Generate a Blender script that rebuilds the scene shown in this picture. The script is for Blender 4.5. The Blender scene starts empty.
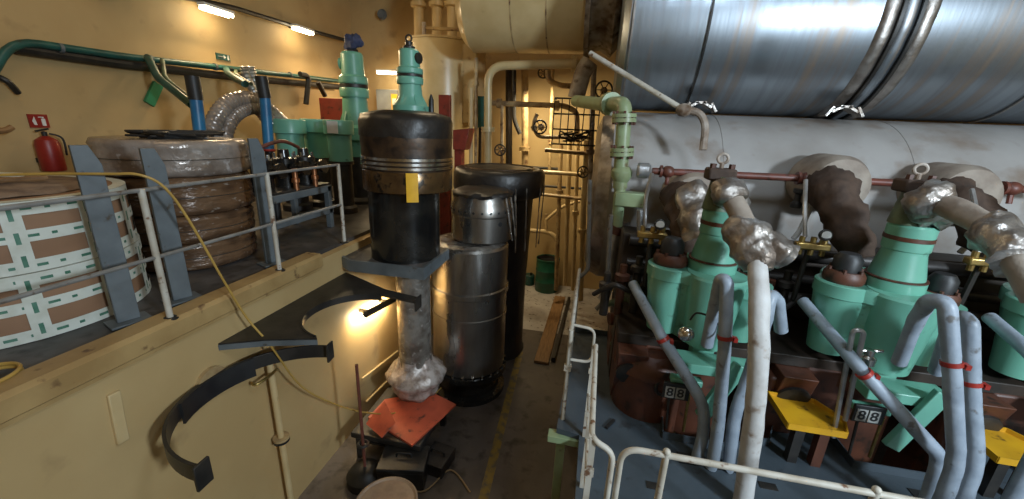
import bpy, math, random
from mathutils import Vector, Matrix, noise
R = math.radians
PI = math.pi
random.seed(7)
SC = bpy.context.scene
COL = SC.collection
V = Vector

# ------------------------------------------------------------------ camera
EYE = V((0, 0, 1.65))
FPX, YAW, PITCH, ROLL = 400.0, R(11), R(17), R(2.5)
fw = V((-math.sin(YAW) * math.cos(PITCH), math.cos(YAW) * math.cos(PITCH), -math.sin(PITCH)))
r0 = V((math.cos(YAW), math.sin(YAW), 0))
u0 = r0.cross(fw)
RT = math.cos(ROLL) * r0 + math.sin(ROLL) * u0
UP = -math.sin(ROLL) * r0 + math.cos(ROLL) * u0
cam = bpy.data.cameras.new('camera')
co = bpy.data.objects.new('camera', cam)
COL.objects.link(co)
m = Matrix((RT, UP, -fw)).transposed().to_4x4()
m.translation = EYE
co.matrix_world = m
cam.sensor_width = 36
cam.lens = FPX / 1024 * 36
cam.clip_start = .05
SC.camera = co


def W(px, py, x=None, y=None, z=None):
    """survey helper: where the sight line of a photo point meets a plane of the room"""
    d = fw * FPX + RT * (px - 512) - UP * (py - 249.5)
    if x is not None:
        t = (x - EYE.x) / d.x
    elif y is not None:
        t = (y - EYE.y) / d.y
    else:
        t = (z - EYE.z) / d.z
    return EYE + d * t


# ------------------------------------------------------------------ materials
def mat(name, c, c2=None, rough=.6, metal=0., scale=6., bump=0., bscale=None, mix=(.4, .65), c3=None, c3scale=18, c3at=(.62, .7),
        rvar=0.0, emit=None, estr=0, coat=0., aniso=None, detail=5):
    mt = bpy.data.materials.new(name)
    mt.use_nodes = True
    nt = mt.node_tree
    b = nt.nodes['Principled BSDF']
    b.inputs['Roughness'].default_value = rough
    b.inputs['Metallic'].default_value = metal
    b.inputs['Coat Weight'].default_value = coat
    tc = nt.nodes.new('ShaderNodeTexCoord')
    col = None
    src = tc.outputs['Object']
    if aniso:
        mp = nt.nodes.new('ShaderNodeMapping')
        mp.inputs['Scale'].default_value = aniso
        nt.links.new(src, mp.inputs['Vector'])
        src = mp.outputs['Vector']
    if c2:
        n = nt.nodes.new('ShaderNodeTexNoise')
        n.inputs['Scale'].default_value = scale
        n.inputs['Detail'].default_value = detail
        nt.links.new(src, n.inputs['Vector'])
        rp = nt.nodes.new('ShaderNodeValToRGB')
        rp.color_ramp.elements[0].position = mix[0]
        rp.color_ramp.elements[0].color = (*c, 1)
        rp.color_ramp.elements[1].position = mix[1]
        rp.color_ramp.elements[1].color = (*c2, 1)
        nt.links.new(n.outputs['Fac'], rp.inputs['Fac'])
        col = rp.outputs['Color']
        if rvar:
            mr = nt.nodes.new('ShaderNodeMapRange')
            mr.inputs['From Min'].default_value = .3
            mr.inputs['From Max'].default_value = .7
            mr.inputs['To Min'].default_value = max(0.02, rough - rvar)
            mr.inputs['To Max'].default_value = min(1, rough + rvar)
            nt.links.new(n.outputs['Fac'], mr.inputs['Value'])
            nt.links.new(mr.outputs['Result'], b.inputs['Roughness'])
        if c3:
            n3 = nt.nodes.new('ShaderNodeTexNoise')
            n3.inputs['Scale'].default_value = c3scale
            n3.inputs['Detail'].default_value = 6
            nt.links.new(src, n3.inputs['Vector'])
            mr3 = nt.nodes.new('ShaderNodeMapRange')
            mr3.inputs['From Min'].default_value = c3at[0]
            mr3.inputs['From Max'].default_value = c3at[1]
            nt.links.new(n3.outputs['Fac'], mr3.inputs['Value'])
            mx = nt.nodes.new('ShaderNodeMix')
            mx.data_type = 'RGBA'
            nt.links.new(mr3.outputs['Result'], mx.inputs['Factor'])
            nt.links.new(col, mx.inputs[6])
            mx.inputs[7].default_value = (*c3, 1)
            col = mx.outputs[2]
        nt.links.new(col, b.inputs['Base Color'])
    else:
        b.inputs['Base Color'].default_value = (*c, 1)
    if bump:
        nb = nt.nodes.new('ShaderNodeTexNoise')
        nb.inputs['Scale'].default_value = bscale or scale * 3
        nb.inputs['Detail'].default_value = 4
        nt.links.new(src, nb.inputs['Vector'])
        bp = nt.nodes.new('ShaderNodeBump')
        bp.inputs['Strength'].default_value = bump
        bp.inputs['Distance'].default_value = .02
        nt.links.new(nb.outputs['Fac'], bp.inputs['Height'])
        nt.links.new(bp.outputs['Normal'], b.inputs['Normal'])
    if emit:
        b.inputs['Emission Color'].default_value = (*emit, 1)
        b.inputs['Emission Strength'].default_value = estr
    return mt


M = {}
M['cream_wall'] = mat('cream_wall', (.44, .30, .13), (.50, .355, .165), .62, scale=.8, c3=(.30, .20, .09), c3scale=2.2, c3at=(.62, .8), bump=.06, bscale=9)
M['cream'] = mat('cream', (.58, .44, .23), (.50, .36, .17), .42, scale=3, c3=(.26, .15, .06), c3scale=5, c3at=(.62, .78))
M['cream_gloss'] = mat('cream_gloss', (.62, .48, .25), (.55, .41, .2), .3, scale=2.5, c3=(.33, .2, .09), c3scale=4, c3at=(.64, .8))
M['cream_dirty'] = mat('cream_dirty', (.46, .33, .16), (.24, .15, .07), .5, scale=5, c3=(.12, .06, .03), c3scale=9, c3at=(.6, .72))
M['ledge'] = mat('ledge', (.42, .28, .115), (.32, .20, .075), .55, scale=3, c3=(.12, .06, .025), c3scale=7, c3at=(.63, .72), bump=.1)
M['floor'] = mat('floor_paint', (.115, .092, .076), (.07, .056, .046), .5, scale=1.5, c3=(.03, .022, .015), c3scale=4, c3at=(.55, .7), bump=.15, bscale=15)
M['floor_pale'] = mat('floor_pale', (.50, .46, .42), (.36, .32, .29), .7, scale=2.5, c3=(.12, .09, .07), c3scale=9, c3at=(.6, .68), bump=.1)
M['platform'] = mat('platform_plate', (.045, .043, .042), (.11, .10, .095), .5, scale=2.5, c3=(.02, .017, .014), c3scale=6, c3at=(.55, .7), bump=.15)
M['deck'] = mat('deck_paint', (.062, .081, .098), (.044, .058, .07), .5, scale=1.8, c3=(.03, .035, .04), c3scale=6, c3at=(.62, .72), bump=.08, bscale=20, rvar=.1)
M['teal'] = mat('teal_paint', (.15, .40, .30), (.125, .34, .255), .36, scale=2.2, c3=(.05, .10, .07), c3scale=6, c3at=(.66, .76), coat=.15)
M['teal_dark'] = mat('teal_dark', (.018, .10, .085), (.012, .06, .05), .4, scale=5, c3=(.03, .025, .015), c3scale=9, c3at=(.6, .7))
M['green'] = mat('green_paint', (.27, .36, .20), (.24, .27, .14), .4, scale=4, c3=(.14, .10, .05), c3scale=8, c3at=(.63, .72))
M['green_dim'] = mat('green_dim', (.10, .15, .085), (.05, .055, .035), .5, scale=6)
M['grey_steel'] = mat('grey_steel', (.125, .145, .155), (.085, .10, .108), .5, scale=4, c3=(.05, .035, .02), c3scale=10, c3at=(.64, .72))
M['rail'] = mat('rail_paint', (.52, .49, .42), (.40, .35, .27), .5, scale=6, c3=(.16, .08, .04), c3scale=14, c3at=(.6, .68))
M['rail_grey'] = mat('rail_grey', (.24, .235, .22), (.17, .16, .145), .45, scale=6, c3=(.12, .08, .05), c3scale=14, c3at=(.62, .7))
M['black_iron'] = mat('black_iron', (.014, .013, .012), (.03, .026, .022), .45, scale=5, bump=.1)
M['black_oily'] = mat('black_oily', (.008, .008, .008), (.018, .016, .013), .22, scale=3, rvar=.1)
M['black_tarp'] = mat('black_tarp', (.012, .010, .009), (.024, .02, .017), .4, scale=3, bump=.6, bscale=7)
M['chrome'] = mat('worn_steel', (.40, .38, .35), (.25, .235, .215), .30, .95, scale=3, aniso=(1, 1, .25), c3=(.17, .145, .12), c3scale=5, c3at=(.60, .78), rvar=.08, bump=.06, bscale=5)
M['ring'] = mat('ring_steel', (.62, .6, .56), (.5, .48, .45), .2, 1., scale=8)
M['crown'] = mat('piston_crown', (.035, .02, .012), (.075, .042, .02), .42, .35, scale=4, c3=(.014, .010, .008), c3scale=7, c3at=(.5, .65), bump=.12)
M['skirt_brown'] = mat('piston_skirt', (.13, .075, .03), (.07, .04, .018), .25, .6, scale=5, c3=(.02, .015, .01), c3scale=8, c3at=(.55, .65))
M['yellow_tag'] = mat('yellow_tag', (.80, .44, .015), (.72, .38, .012), .5, scale=8)
M['yellow'] = mat('yellow_paint', (.62, .33, .012), (.52, .26, .012), .45, scale=5, c3=(.14, .07, .012), c3scale=9, c3at=(.62, .72))
M['plastic_wrap'] = mat('plastic_wrap', (.38, .35, .31), (.2, .165, .135), .25, .55, scale=6, bump=1., bscale=11, c3=(.5, .47, .43), c3scale=13, c3at=(.6, .68))
M['wrap_white'] = mat('wrap_white', (.50, .44, .40), (.25, .19, .155), .25, .15, scale=8, bump=1., bscale=14)
M['wrap_brown'] = mat('wrap_brown', (.17, .095, .05), (.09, .05, .028), .24, .1, scale=4, bump=.7, bscale=8, c3=(.33, .27, .22), c3scale=10, c3at=(.62, .72), aniso=(1, 1, 2.5))
M['wrap_grey'] = mat('wrap_grey', (.36, .31, .27), (.19, .145, .115), .22, .2, scale=4, bump=.8, bscale=8, c3=(.45, .42, .4), c3scale=12, c3at=(.6, .7))
M['kraft'] = mat('kraft_paper', (.30, .17, .095), (.265, .145, .08), .7, scale=3, bump=.12, bscale=6)
M['tape'] = mat('white_tape', (.66, .69, .62), (.56, .58, .5), .5, scale=9)
M['tape_mark'] = mat('green_print', (.05, .17, .11), (.10, .24, .17), .5, scale=9)
M['cloth'] = mat('dusty_cloth', (.24, .17, .12), (.12, .08, .06), .85, scale=6, bump=.5)
M['foil'] = mat('foil', (.44, .41, .38), (.2, .16, .13), .4, .8, scale=6, bump=1., bscale=13, rvar=.1)
M['hose'] = mat('lagged_hose', (.32, .27, .22), (.22, .175, .14), .7, scale=5, bump=.25, bscale=20)
M['hose_pale'] = mat('pale_hose', (.56, .56, .55), (.42, .40, .375), .6, scale=5, c3=(.22, .15, .10), c3scale=8, c3at=(.6, .72), bump=.2, bscale=20)
M['pipe_blue'] = mat('pipe_lagging', (.29, .34, .40), (.21, .25, .30), .45, scale=6, c3=(.12, .12, .12), c3scale=11, c3at=(.63, .72), bump=.15, bscale=25)
M['duct'] = mat('duct_sheet', (.34, .385, .43), (.24, .262, .29), .38, .9, scale=1.6, aniso=(4.5, .35, .35), c3=(.36, .29, .23), c3scale=1.6, c3at=(.54, .74), rvar=.08, bump=.08, bscale=2.2)
M['duct_strap'] = mat('duct_strap', (.40, .37, .345), (.24, .21, .185), .42, .9, scale=7, bump=.3, bscale=14)
M['receiver'] = mat('receiver_paint', (.36, .345, .33), (.28, .26, .24), .5, scale=1.2, c3=(.20, .145, .105), c3scale=2.0, c3at=(.52, .74), bump=.06, bscale=4)
M['flange_dirty'] = mat('flange_dirty', (.40, .35, .30), (.16, .10, .06), .6, scale=4, c3=(.09, .05, .025), c3scale=6, c3at=(.55, .68), bump=.4)
M['rust'] = mat('rust_brown', (.105, .035, .018), (.065, .024, .014), .5, scale=4, c3=(.02, .012, .008), c3scale=8, c3at=(.58, .7), bump=.15)
M['rust_pipe'] = mat('rust_pipe', (.16, .045, .03), (.10, .035, .022), .45, scale=7, c3=(.05, .025, .015), c3scale=12, c3at=(.6, .7))
M['lagging_brown'] = mat('brown_lagging', (.075, .045, .03), (.045, .028, .02), .85, scale=6, bump=.5, bscale=13)
M['red'] = mat('red_paint', (.30, .022, .014), (.24, .018, .012), .4, scale=5)
M['red_dull'] = mat('red_dull', (.26, .035, .02), (.16, .025, .014), .5, scale=5, c3=(.05, .02, .012), c3scale=10, c3at=(.6, .7))
M['orange'] = mat('orange_plate', (.55, .10, .045), (.42, .075, .035), .5, scale=4, c3=(.12, .04, .025), c3scale=8, c3at=(.62, .72))
M['brass'] = mat('brass', (.48, .34, .12), (.30, .2, .07), .35, .9, scale=9)
M['copper'] = mat('copper', (.60, .27, .13), (.45, .2, .1), .35, .9, scale=9)
M['blue'] = mat('blue_paint', (.02, .16, .33), (.015, .11, .25), .4, scale=5)
M['rubber'] = mat('rubber', (.012, .012, .013), (.02, .02, .02), .5, scale=6)
M['cable_yellow'] = mat('cable_yellow', (.48, .30, .07), (.40, .24, .05), .5, scale=6)
M['cable_tan'] = mat('cable_tan', (.33, .22, .11), (.26, .17, .08), .55, scale=6)
M['wood'] = mat('wood_plank', (.30, .165, .065), (.20, .105, .04), .65, scale=5, aniso=(9, .6, 4), bump=.2)
M['drum_green'] = mat('drum_green', (.012, .11, .065), (.01, .085, .05), .38, scale=4)
M['white'] = mat('white_paint', (.72, .72, .69), (.64, .63, .6), .5, scale=8)
M['tile_grey'] = mat('tile_grey', (.36, .36, .34), (.3, .3, .28), .5, scale=8)
M['gallery'] = mat('gallery_pipe', (.05, .045, .042), (.025, .02, .018), .45, .3, scale=6)
M['sign_green'] = mat('sign_green', (.02, .22, .10), (.02, .2, .09), .45, scale=8)
M['door_grey'] = mat('cabinet_grey', (.23, .25, .25), (.19, .20, .2), .5, scale=4)
M['lamp_warm'] = mat('lamp_warm', (1, .9, .7), emit=(1, .84, .56), estr=22)
M['lamp_white'] = mat('lamp_white', (1, .95, .85), emit=(1, .90, .66), estr=20)
M['gauge_face'] = mat('gauge_face', (.75, .76, .74), (.66, .68, .66), .25, scale=8)
M['tan_lid'] = mat('tan_lid', (.30, .2, .12), (.22, .14, .085), .6, scale=6, bump=.2)
M['silver_pipe'] = mat('silver_lagging', (.45, .45, .45), (.3, .29, .28), .38, .7, scale=7, bump=.3, bscale=18)
M['ceiling'] = mat('ceiling_paint', (.26, .2, .12), (.2, .15, .09), .7, scale=1)
M['dark_bay'] = mat('dark_bay', (.022, .017, .013), (.04, .026, .018), .55, scale=3, bump=.2)
M['blue_cloth'] = mat('blue_cloth', (.035, .05, .12), (.02, .028, .07), .8, scale=8, bump=.4)
M['rod_pale'] = mat('pale_rod', (.30, .25, .13), (.18, .14, .08), .4, scale=6)


# ------------------------------------------------------------------ mesh builder
def frames(pts):
    n = len(pts)
    T = []
    for i in range(n):
        a = pts[max(i - 1, 0)]
        b = pts[min(i + 1, n - 1)]
        T.append((b - a).normalized())
    ref = V((0, 0, 1)) if abs(T[0].z) < .9 else V((1, 0, 0))
    u = T[0].cross(ref).normalized()
    out = []
    for t in T:
        u = (u - t * u.dot(t))
        if u.length < 1e-6:
            u = t.orthogonal()
        u.normalize()
        out.append((u.copy(), t.cross(u).normalized()))
    return out


def fillet(pts, r=.1, n=5):
    pts = [V(p) for p in pts]
    out = [pts[0]]
    for i in range(1, len(pts) - 1):
        a, b, c = pts[i - 1], pts[i], pts[i + 1]
        d1, d2 = (a - b), (c - b)
        k = min(r, d1.length * .48, d2.length * .48)
        p, q = b + d1.normalized() * k, b + d2.normalized() * k
        for j in range(n + 1):
            t = j / n
            out.append((1 - t) ** 2 * p + 2 * t * (1 - t) * b + t * t * q)
    out.append(pts[-1])
    return out


def spline(pts, n=6):
    pts = [V(p) for p in pts]
    P = [pts[0]] + pts + [pts[-1]]
    out = []
    for i in range(1, len(P) - 2):
        a, b, c, d = P[i - 1:i + 3]
        for j in range(n):
            t = j / n
            out.append(.5 * ((2 * b) + (c - a) * t + (2 * a - 5 * b + 4 * c - d) * t * t + (3 * b - a - 3 * c + d) * t ** 3))
    out.append(pts[-1])
    return out


class MB:
    def __init__(s):
        s.v, s.f, s.mi, s.soft = [], [], [], False

    def add(s, vs, fs, mi=0):
        b = len(s.v)
        s.v += [V(p) for p in vs]
        s.f += [tuple(b + i for i in f) for f in fs]
        s.mi += [mi] * len(fs)
        return s

    def box(s, c, d, rot=None, mi=0):
        c = V(c)
        h = [x / 2 for x in d]
        vs = [V((sx * h[0], sy * h[1], sz * h[2])) for sz in (-1, 1) for sy in (-1, 1) for sx in (-1, 1)]
        if rot is not None:
            vs = [rot @ p for p in vs]
        return s.add([c + p for p in vs], [(0, 2, 3, 1), (4, 5, 7, 6), (0, 1, 5, 4), (2, 6, 7, 3), (0, 4, 6, 2), (1, 3, 7, 5)], mi)

    def bb(s, a, b, mi=0):
        a, b = V(a), V(b)
        return s.box((a + b) / 2, [abs(x) for x in (b - a)], None, mi)

    def bar(s, a, b, w, t, up=(0, 0, 1), mi=0):
        """flat bar of width w (sideways) and thickness t (along up)"""
        a, b = V(a), V(b)
        d = (b - a)
        z = d.normalized()
        x = z.cross(V(up))
        if x.length < 1e-4:
            x = z.cross(V((1, 0, 0)))
        x.normalize()
        y = z.cross(x)
        rot = Matrix((x, y, z)).transposed()
        return s.box((a + b) / 2, (w, t, d.length), rot, mi)

    def prism(s, poly, z0, z1, mi=0, axis='z'):
        n = len(poly)
        ar = sum(poly[i][0] * poly[(i + 1) % n][1] - poly[(i + 1) % n][0] * poly[i][1] for i in range(n))
        if ar < 0:
            poly = poly[::-1]

        def P(p, h):
            return (p[0], p[1], h) if axis == 'z' else ((h, p[0], p[1]) if axis == 'x' else (p[1], h, p[0]))
        vs = [P(p, z0) for p in poly] + [P(p, z1) for p in poly]
        fs = [tuple(range(n - 1, -1, -1)), tuple(range(n, 2 * n))] + [(i, (i + 1) % n, n + (i + 1) % n, n + i) for i in range(n)]
        return s.add(vs, fs, mi)

    def lathe(s, prof, o=(0, 0, 0), seg=40, axis=(0, 0, 1), a0=0, a1=2 * PI, mi=0, jit=0, js=4, tier=None):
        """prof: list of (radius, height); closed caps where the radius is 0"""
        s.soft |= jit > .011
        o = V(o)
        q = V((0, 0, 1)).rotation_difference(V(axis)).to_matrix()
        full = abs(a1 - a0 - 2 * PI) < 1e-6
        ns = seg if full else seg + 1
        vs, idx = [], []
        for (r, h) in prof:
            if r < 1e-6:
                vs.append(o + q @ V((0, 0, h)))
                idx.append([len(vs) - 1] * ns)
            else:
                row = []
                for k in range(ns):
                    a = a0 + (a1 - a0) * k / seg
                    p = V((r * math.cos(a), r * math.sin(a), h))
                    if jit:
                        p *= 1
                        dsp = noise.noise((o + p) * js) * jit
                        p = V((p.x * (1 + dsp / r), p.y * (1 + dsp / r), p.z + noise.noise((o + p) * js + V((9, 3, 1))) * jit * .5))
                    vs.append(o + q @ p)
                    row.append(len(vs) - 1)
                idx.append(row)
        fs = []
        for i in range(len(prof) - 1):
            A, B = idx[i], idx[i + 1]
            for k in range(seg):
                k2 = (k + 1) % ns
                f = [A[k], A[k2], B[k2], B[k]]
                g = []
                for e in f:
                    if e not in g:
                        g.append(e)
                if len(g) > 2:
                    fs.append(tuple(g))
        return s.add(vs, fs, mi)

    def cyl(s, a, b, r, r2=None, seg=20, mi=0):
        a, b = V(a), V(b)
        L = (b - a).length
        r2 = r if r2 is None else r2
        return s.lathe([(0, 0), (r, 0), (r2, L), (0, L)], a, seg, (b - a).normalized(), mi=mi)

    def tube(s, pts, r, seg=10, mi=0, jit=0, js=6):
        s.soft |= jit > .011
        pts = [V(p) for p in pts]
        rr = r if isinstance(r, (list, tuple)) else [r] * len(pts)
        F = frames(pts)
        vs = []
        for p, rad, (u, w) in zip(pts, rr, F):
            for k in range(seg):
                a = 2 * PI * k / seg
                d = u * math.cos(a) + w * math.sin(a)
                q = p + d * rad
                if jit:
                    q = p + d * (rad + jit * noise.noise(q * js) * 1.6 + jit * .6 * noise.noise(q * js * 2.7))
                vs.append(q)
        n = len(pts)
        fs = [(i * seg + k, i * seg + (k + 1) % seg, (i + 1) * seg + (k + 1) % seg, (i + 1) * seg + k) for i in range(n - 1) for k in range(seg)]
        fs += [tuple(range(seg - 1, -1, -1)), tuple(range((n - 1) * seg, n * seg))]
        return s.add(vs, fs, mi)

    def torus(s, o, R_, r, axis=(0, 0, 1), seg=28, seg2=8, mi=0):
        prof = [(R_ + r * math.cos(2 * PI * k / seg2), r * math.sin(2 * PI * k / seg2)) for k in range(seg2 + 1)]
        return s.lathe(prof, o, seg, axis, mi=mi)

    def ball(s, o, r, sc=(1, 1, 1), seg=16, rings=8, jit=0, js=4, mi=0):
        o = V(o)
        vs = [o + V((0, 0, -r * sc[2]))]
        for i in range(1, rings):
            t = -PI / 2 + PI * i / rings
            for k in range(seg):
                a = 2 * PI * k / seg
                d = V((math.cos(a) * math.cos(t), math.sin(a) * math.cos(t), math.sin(t)))
                rr = r + (jit * noise.noise((o + d * r) * js) if jit else 0)
                vs.append(o + V((d.x * rr * sc[0], d.y * rr * sc[1], d.z * rr * sc[2])))
        vs.append(o + V((0, 0, r * sc[2])))
        fs = [(0, 1 + (k + 1) % seg, 1 + k) for k in range(seg)]
        for i in range(rings - 2):
            b = 1 + i * seg
            fs += [(b + k, b + (k + 1) % seg, b + seg + (k + 1) % seg, b + seg + k) for k in range(seg)]
        b = 1 + (rings - 2) * seg
        fs += [(b + k, b + (k + 1) % seg, len(vs) - 1) for k in range(seg)]
        return s.add(vs, fs, mi)

    def build(s, name, mt, parent=None, bevel=0, label=None, cat=None, group=None, kind=None, o=None, ang=35):
        if parent is not None:
            top = parent
            off = V((0, 0, 0))
            while top is not None:
                off += V(top.location)
                top = top.parent
        else:
            if o is None:
                lo = [min(p[i] for p in s.v) for i in range(3)]
                hi = [max(p[i] for p in s.v) for i in range(3)]
                o = ((lo[0] + hi[0]) / 2, (lo[1] + hi[1]) / 2, lo[2])
            off = V(o)
        me = bpy.data.meshes.new(name)
        me.from_pydata([tuple(p - off) for p in s.v], [], s.f)
        mts = mt if isinstance(mt, (list, tuple)) else [mt]
        for q in mts:
            me.materials.append(q)
        me.polygons.foreach_set('material_index', s.mi)
        me.polygons.foreach_set('use_smooth', [True] * len(me.polygons))
        me.set_sharp_from_angle(angle=R(80 if s.soft else ang))
        me.update()
        ob = bpy.data.objects.new(name, me)
        COL.objects.link(ob)
        if parent is not None:
            ob.parent = parent
        else:
            ob.location = off
        if bevel:
            md = ob.modifiers.new('bevel', 'BEVEL')
            md.width = bevel
            md.segments = 2
            md.limit_method = 'ANGLE'
            md.angle_limit = R(40)
        tag(ob, label, cat, group, kind)
        return ob


def tag(o, label=None, cat=None, group=None, kind=None):
    if label:
        o['label'] = label
    if cat:
        o['category'] = cat
    if group:
        o['group'] = group
    if kind:
        o['kind'] = kind
    return o


def T(name, label, cat, loc, group=None):
    e = bpy.data.objects.new(name, None)
    e.empty_display_size = .1
    COL.objects.link(e)
    e.location = loc
    return tag(e, label, cat, group)


KIDS = {}


def copy_tree(o, parent=None):
    c = o.copy()
    COL.objects.link(c)
    if parent is not None:
        c.parent = parent
    for ch in list(o.children):
        copy_tree(ch, c)
    return c


def struct(mb, name, mt, bevel=0):
    return mb.build(name, mt, None, bevel, kind='structure')


def text(s, name, size, mt, parent, loc, rot, depth=.003):
    cu = bpy.data.curves.new(name, 'FONT')
    cu.body = s
    cu.size = size
    cu.extrude = depth
    cu.align_x = 'CENTER'
    cu.align_y = 'CENTER'
    cu.offset = size * .02
    tmp = bpy.data.objects.new(name, cu)
    COL.objects.link(tmp)
    dg = bpy.context.evaluated_depsgraph_get()
    me = bpy.data.meshes.new_from_object(tmp.evaluated_get(dg))
    bpy.data.objects.remove(tmp)
    me.materials.clear()
    me.materials.append(mt)
    ob = bpy.data.objects.new(name, me)
    COL.objects.link(ob)
    ob.parent = parent
    off = V((0, 0, 0))
    t = parent
    while t is not None:
        off += V(t.location)
        t = t.parent
    ob.location = V(loc) - off
    ob.rotation_euler = rot
    return ob


FZ, DZ = -3.0, -1.25      # lower floor, right-hand deck (the left platform is 0)
WX = -3.3                 # face of the wall under the left platform
YF, XL, XR, ZC = 11.7, -7.3, 8.5, 5.6

# ------------------------------------------------------------------ the setting
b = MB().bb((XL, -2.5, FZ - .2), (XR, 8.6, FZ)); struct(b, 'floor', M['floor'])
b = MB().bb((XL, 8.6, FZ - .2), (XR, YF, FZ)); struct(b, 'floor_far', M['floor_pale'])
b = MB().bb((XL - .2, -2.5, FZ), (XL, YF, ZC)); struct(b, 'wall_left', M['cream_wall'])
b = MB().bb((XL - .2, YF, FZ), (XR + .2, YF + .2, ZC)); struct(b, 'wall_far', M['cream_wall'])
b = MB().bb((XR, -2.5, FZ), (XR + .2, YF, ZC)); struct(b, 'wall_right', M['cream_wall'])
b = MB().bb((XL - .2, -2.7, FZ), (XR + .2, -2.5, ZC)); struct(b, 'wall_back', M['cream_wall'])
b = MB().bb((XL - .2, -2.5, ZC), (XR + .2, YF + .2, ZC + .2)); struct(b, 'ceiling', M['ceiling'])
# left platform, its wall and the projecting piston bay
b = MB().bb((XL, -1.5, -.12), (WX - .12, 9.2, -.005)); struct(b, 'platform_left', M['platform'])
b = MB().bb((WX - .12, -1.5, FZ), (WX, 8.2, -.06)); struct(b, 'wall_platform', M['cream_wall'])
b = MB()
prof = [(WX - .16, -.02), (WX - .16, .03), (WX + .02, .03), (WX + .055, .0), (WX + .055, -.13), (WX + .035, -.145), (WX + .035, -.175), (WX, -.175), (WX, -.02)]
n = len(prof)
vs = [(x, -1.5, z) for x, z in prof] + [(x, 4.22, z) for x, z in prof]
b.add(vs, [tuple(range(n)), tuple(range(2 * n - 1, n - 1, -1))] + [(i, i + n, (i + 1) % n + n, (i + 1) % n) for i in range(n)])
struct(b, 'trim_ledge', M['ledge'])
# bay on which the piston hangs: a plate with a round hole
b = MB()
cxp, cyp = -2.72, 5.12
outer = [(WX - .1, 4.72), (-3.12, 4.60), (-2.08, 4.60), (-2.08, 5.5), (WX - .1, 5.5)]
struct(MB().prism(outer, -.27, -.17), 'platform_bay', M['platform'])
b = MB()
b.prism([(WX + .01, 4.67), (-3.12, 4.56), (-2.04, 4.56), (-2.04, 5.5), (-2.08, 5.5), (-2.08, 4.60), (-3.11, 4.60), (WX + .01, 4.72)], -.31, -.15)
struct(b, 'trim_bay', M['grey_steel'])
# right-hand deck around the engine
dk = [(.11, .2), (.11, 3.36), (-.12, 3.40), (-.06, 5.5), (.57, 5.5), (.53, 4.27), (.97, 3.95), (.92, 3.52), (1.5, 3.52), (1.95, 3.70), (2.1, 4.0), (2.62, 4.0), (2.62, 3.58),
      (3.2, 3.58), (3.5, 3.70), (3.66, 4.0), (4.18, 4.0), (4.18, 3.58), (4.9, 3.58), (5.2, 3.8), (6.6, 3.8), (6.6, .2)]
struct(MB().prism(dk, DZ - .06, DZ), 'deck_right', M['deck'])
b = MB()
for i in range(2, len(dk) - 2):
    a_, b_ = V((*dk[i + 0], 0)), V((*dk[i + 1], 0))
    if i == 2:
        continue
    mid = (a_ + b_) / 2
    b.bar(V((a_.x, a_.y, DZ + .03)), V((b_.x, b_.y, DZ + .03)), .012, .1, (0, 0, 1))
struct(b, 'trim_deck', M['deck'])

# ------------------------------------------------------------------ left platform: railing
def rail_tube(mb, pts, r, rad=.06, seg=10):
    mb.tube(fillet(pts, rad), r, seg)


t = T('railing', 'pale steel pipe railing along the edge of the left platform', 'railing', (WX, 2.4, 0))
RX = WX - .02
for nm, z in (('top_rail', 1.08), ('middle_rail', .55)):
    b = MB()
    b.tube([(RX, -.6, z), (RX, 1.2, z), (RX, 2.38, z), (RX, 3.59, z), (RX, 4.8, z)], .016, 10)
    b.build(nm, M['rail_grey'], t)
for y in (1.18, 2.38, 3.59, 4.8):
    p = MB().tube([(RX, y, .012), (RX, y, 1.09)], .024, 12).build('post', M['rail'], t)
    MB().lathe([(0, 0), (.06, 0), (.06, .012), (.04, .02), (0, .02)], (RX, y, .012), 16).build('post_foot', M['black_iron'], p)

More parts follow.
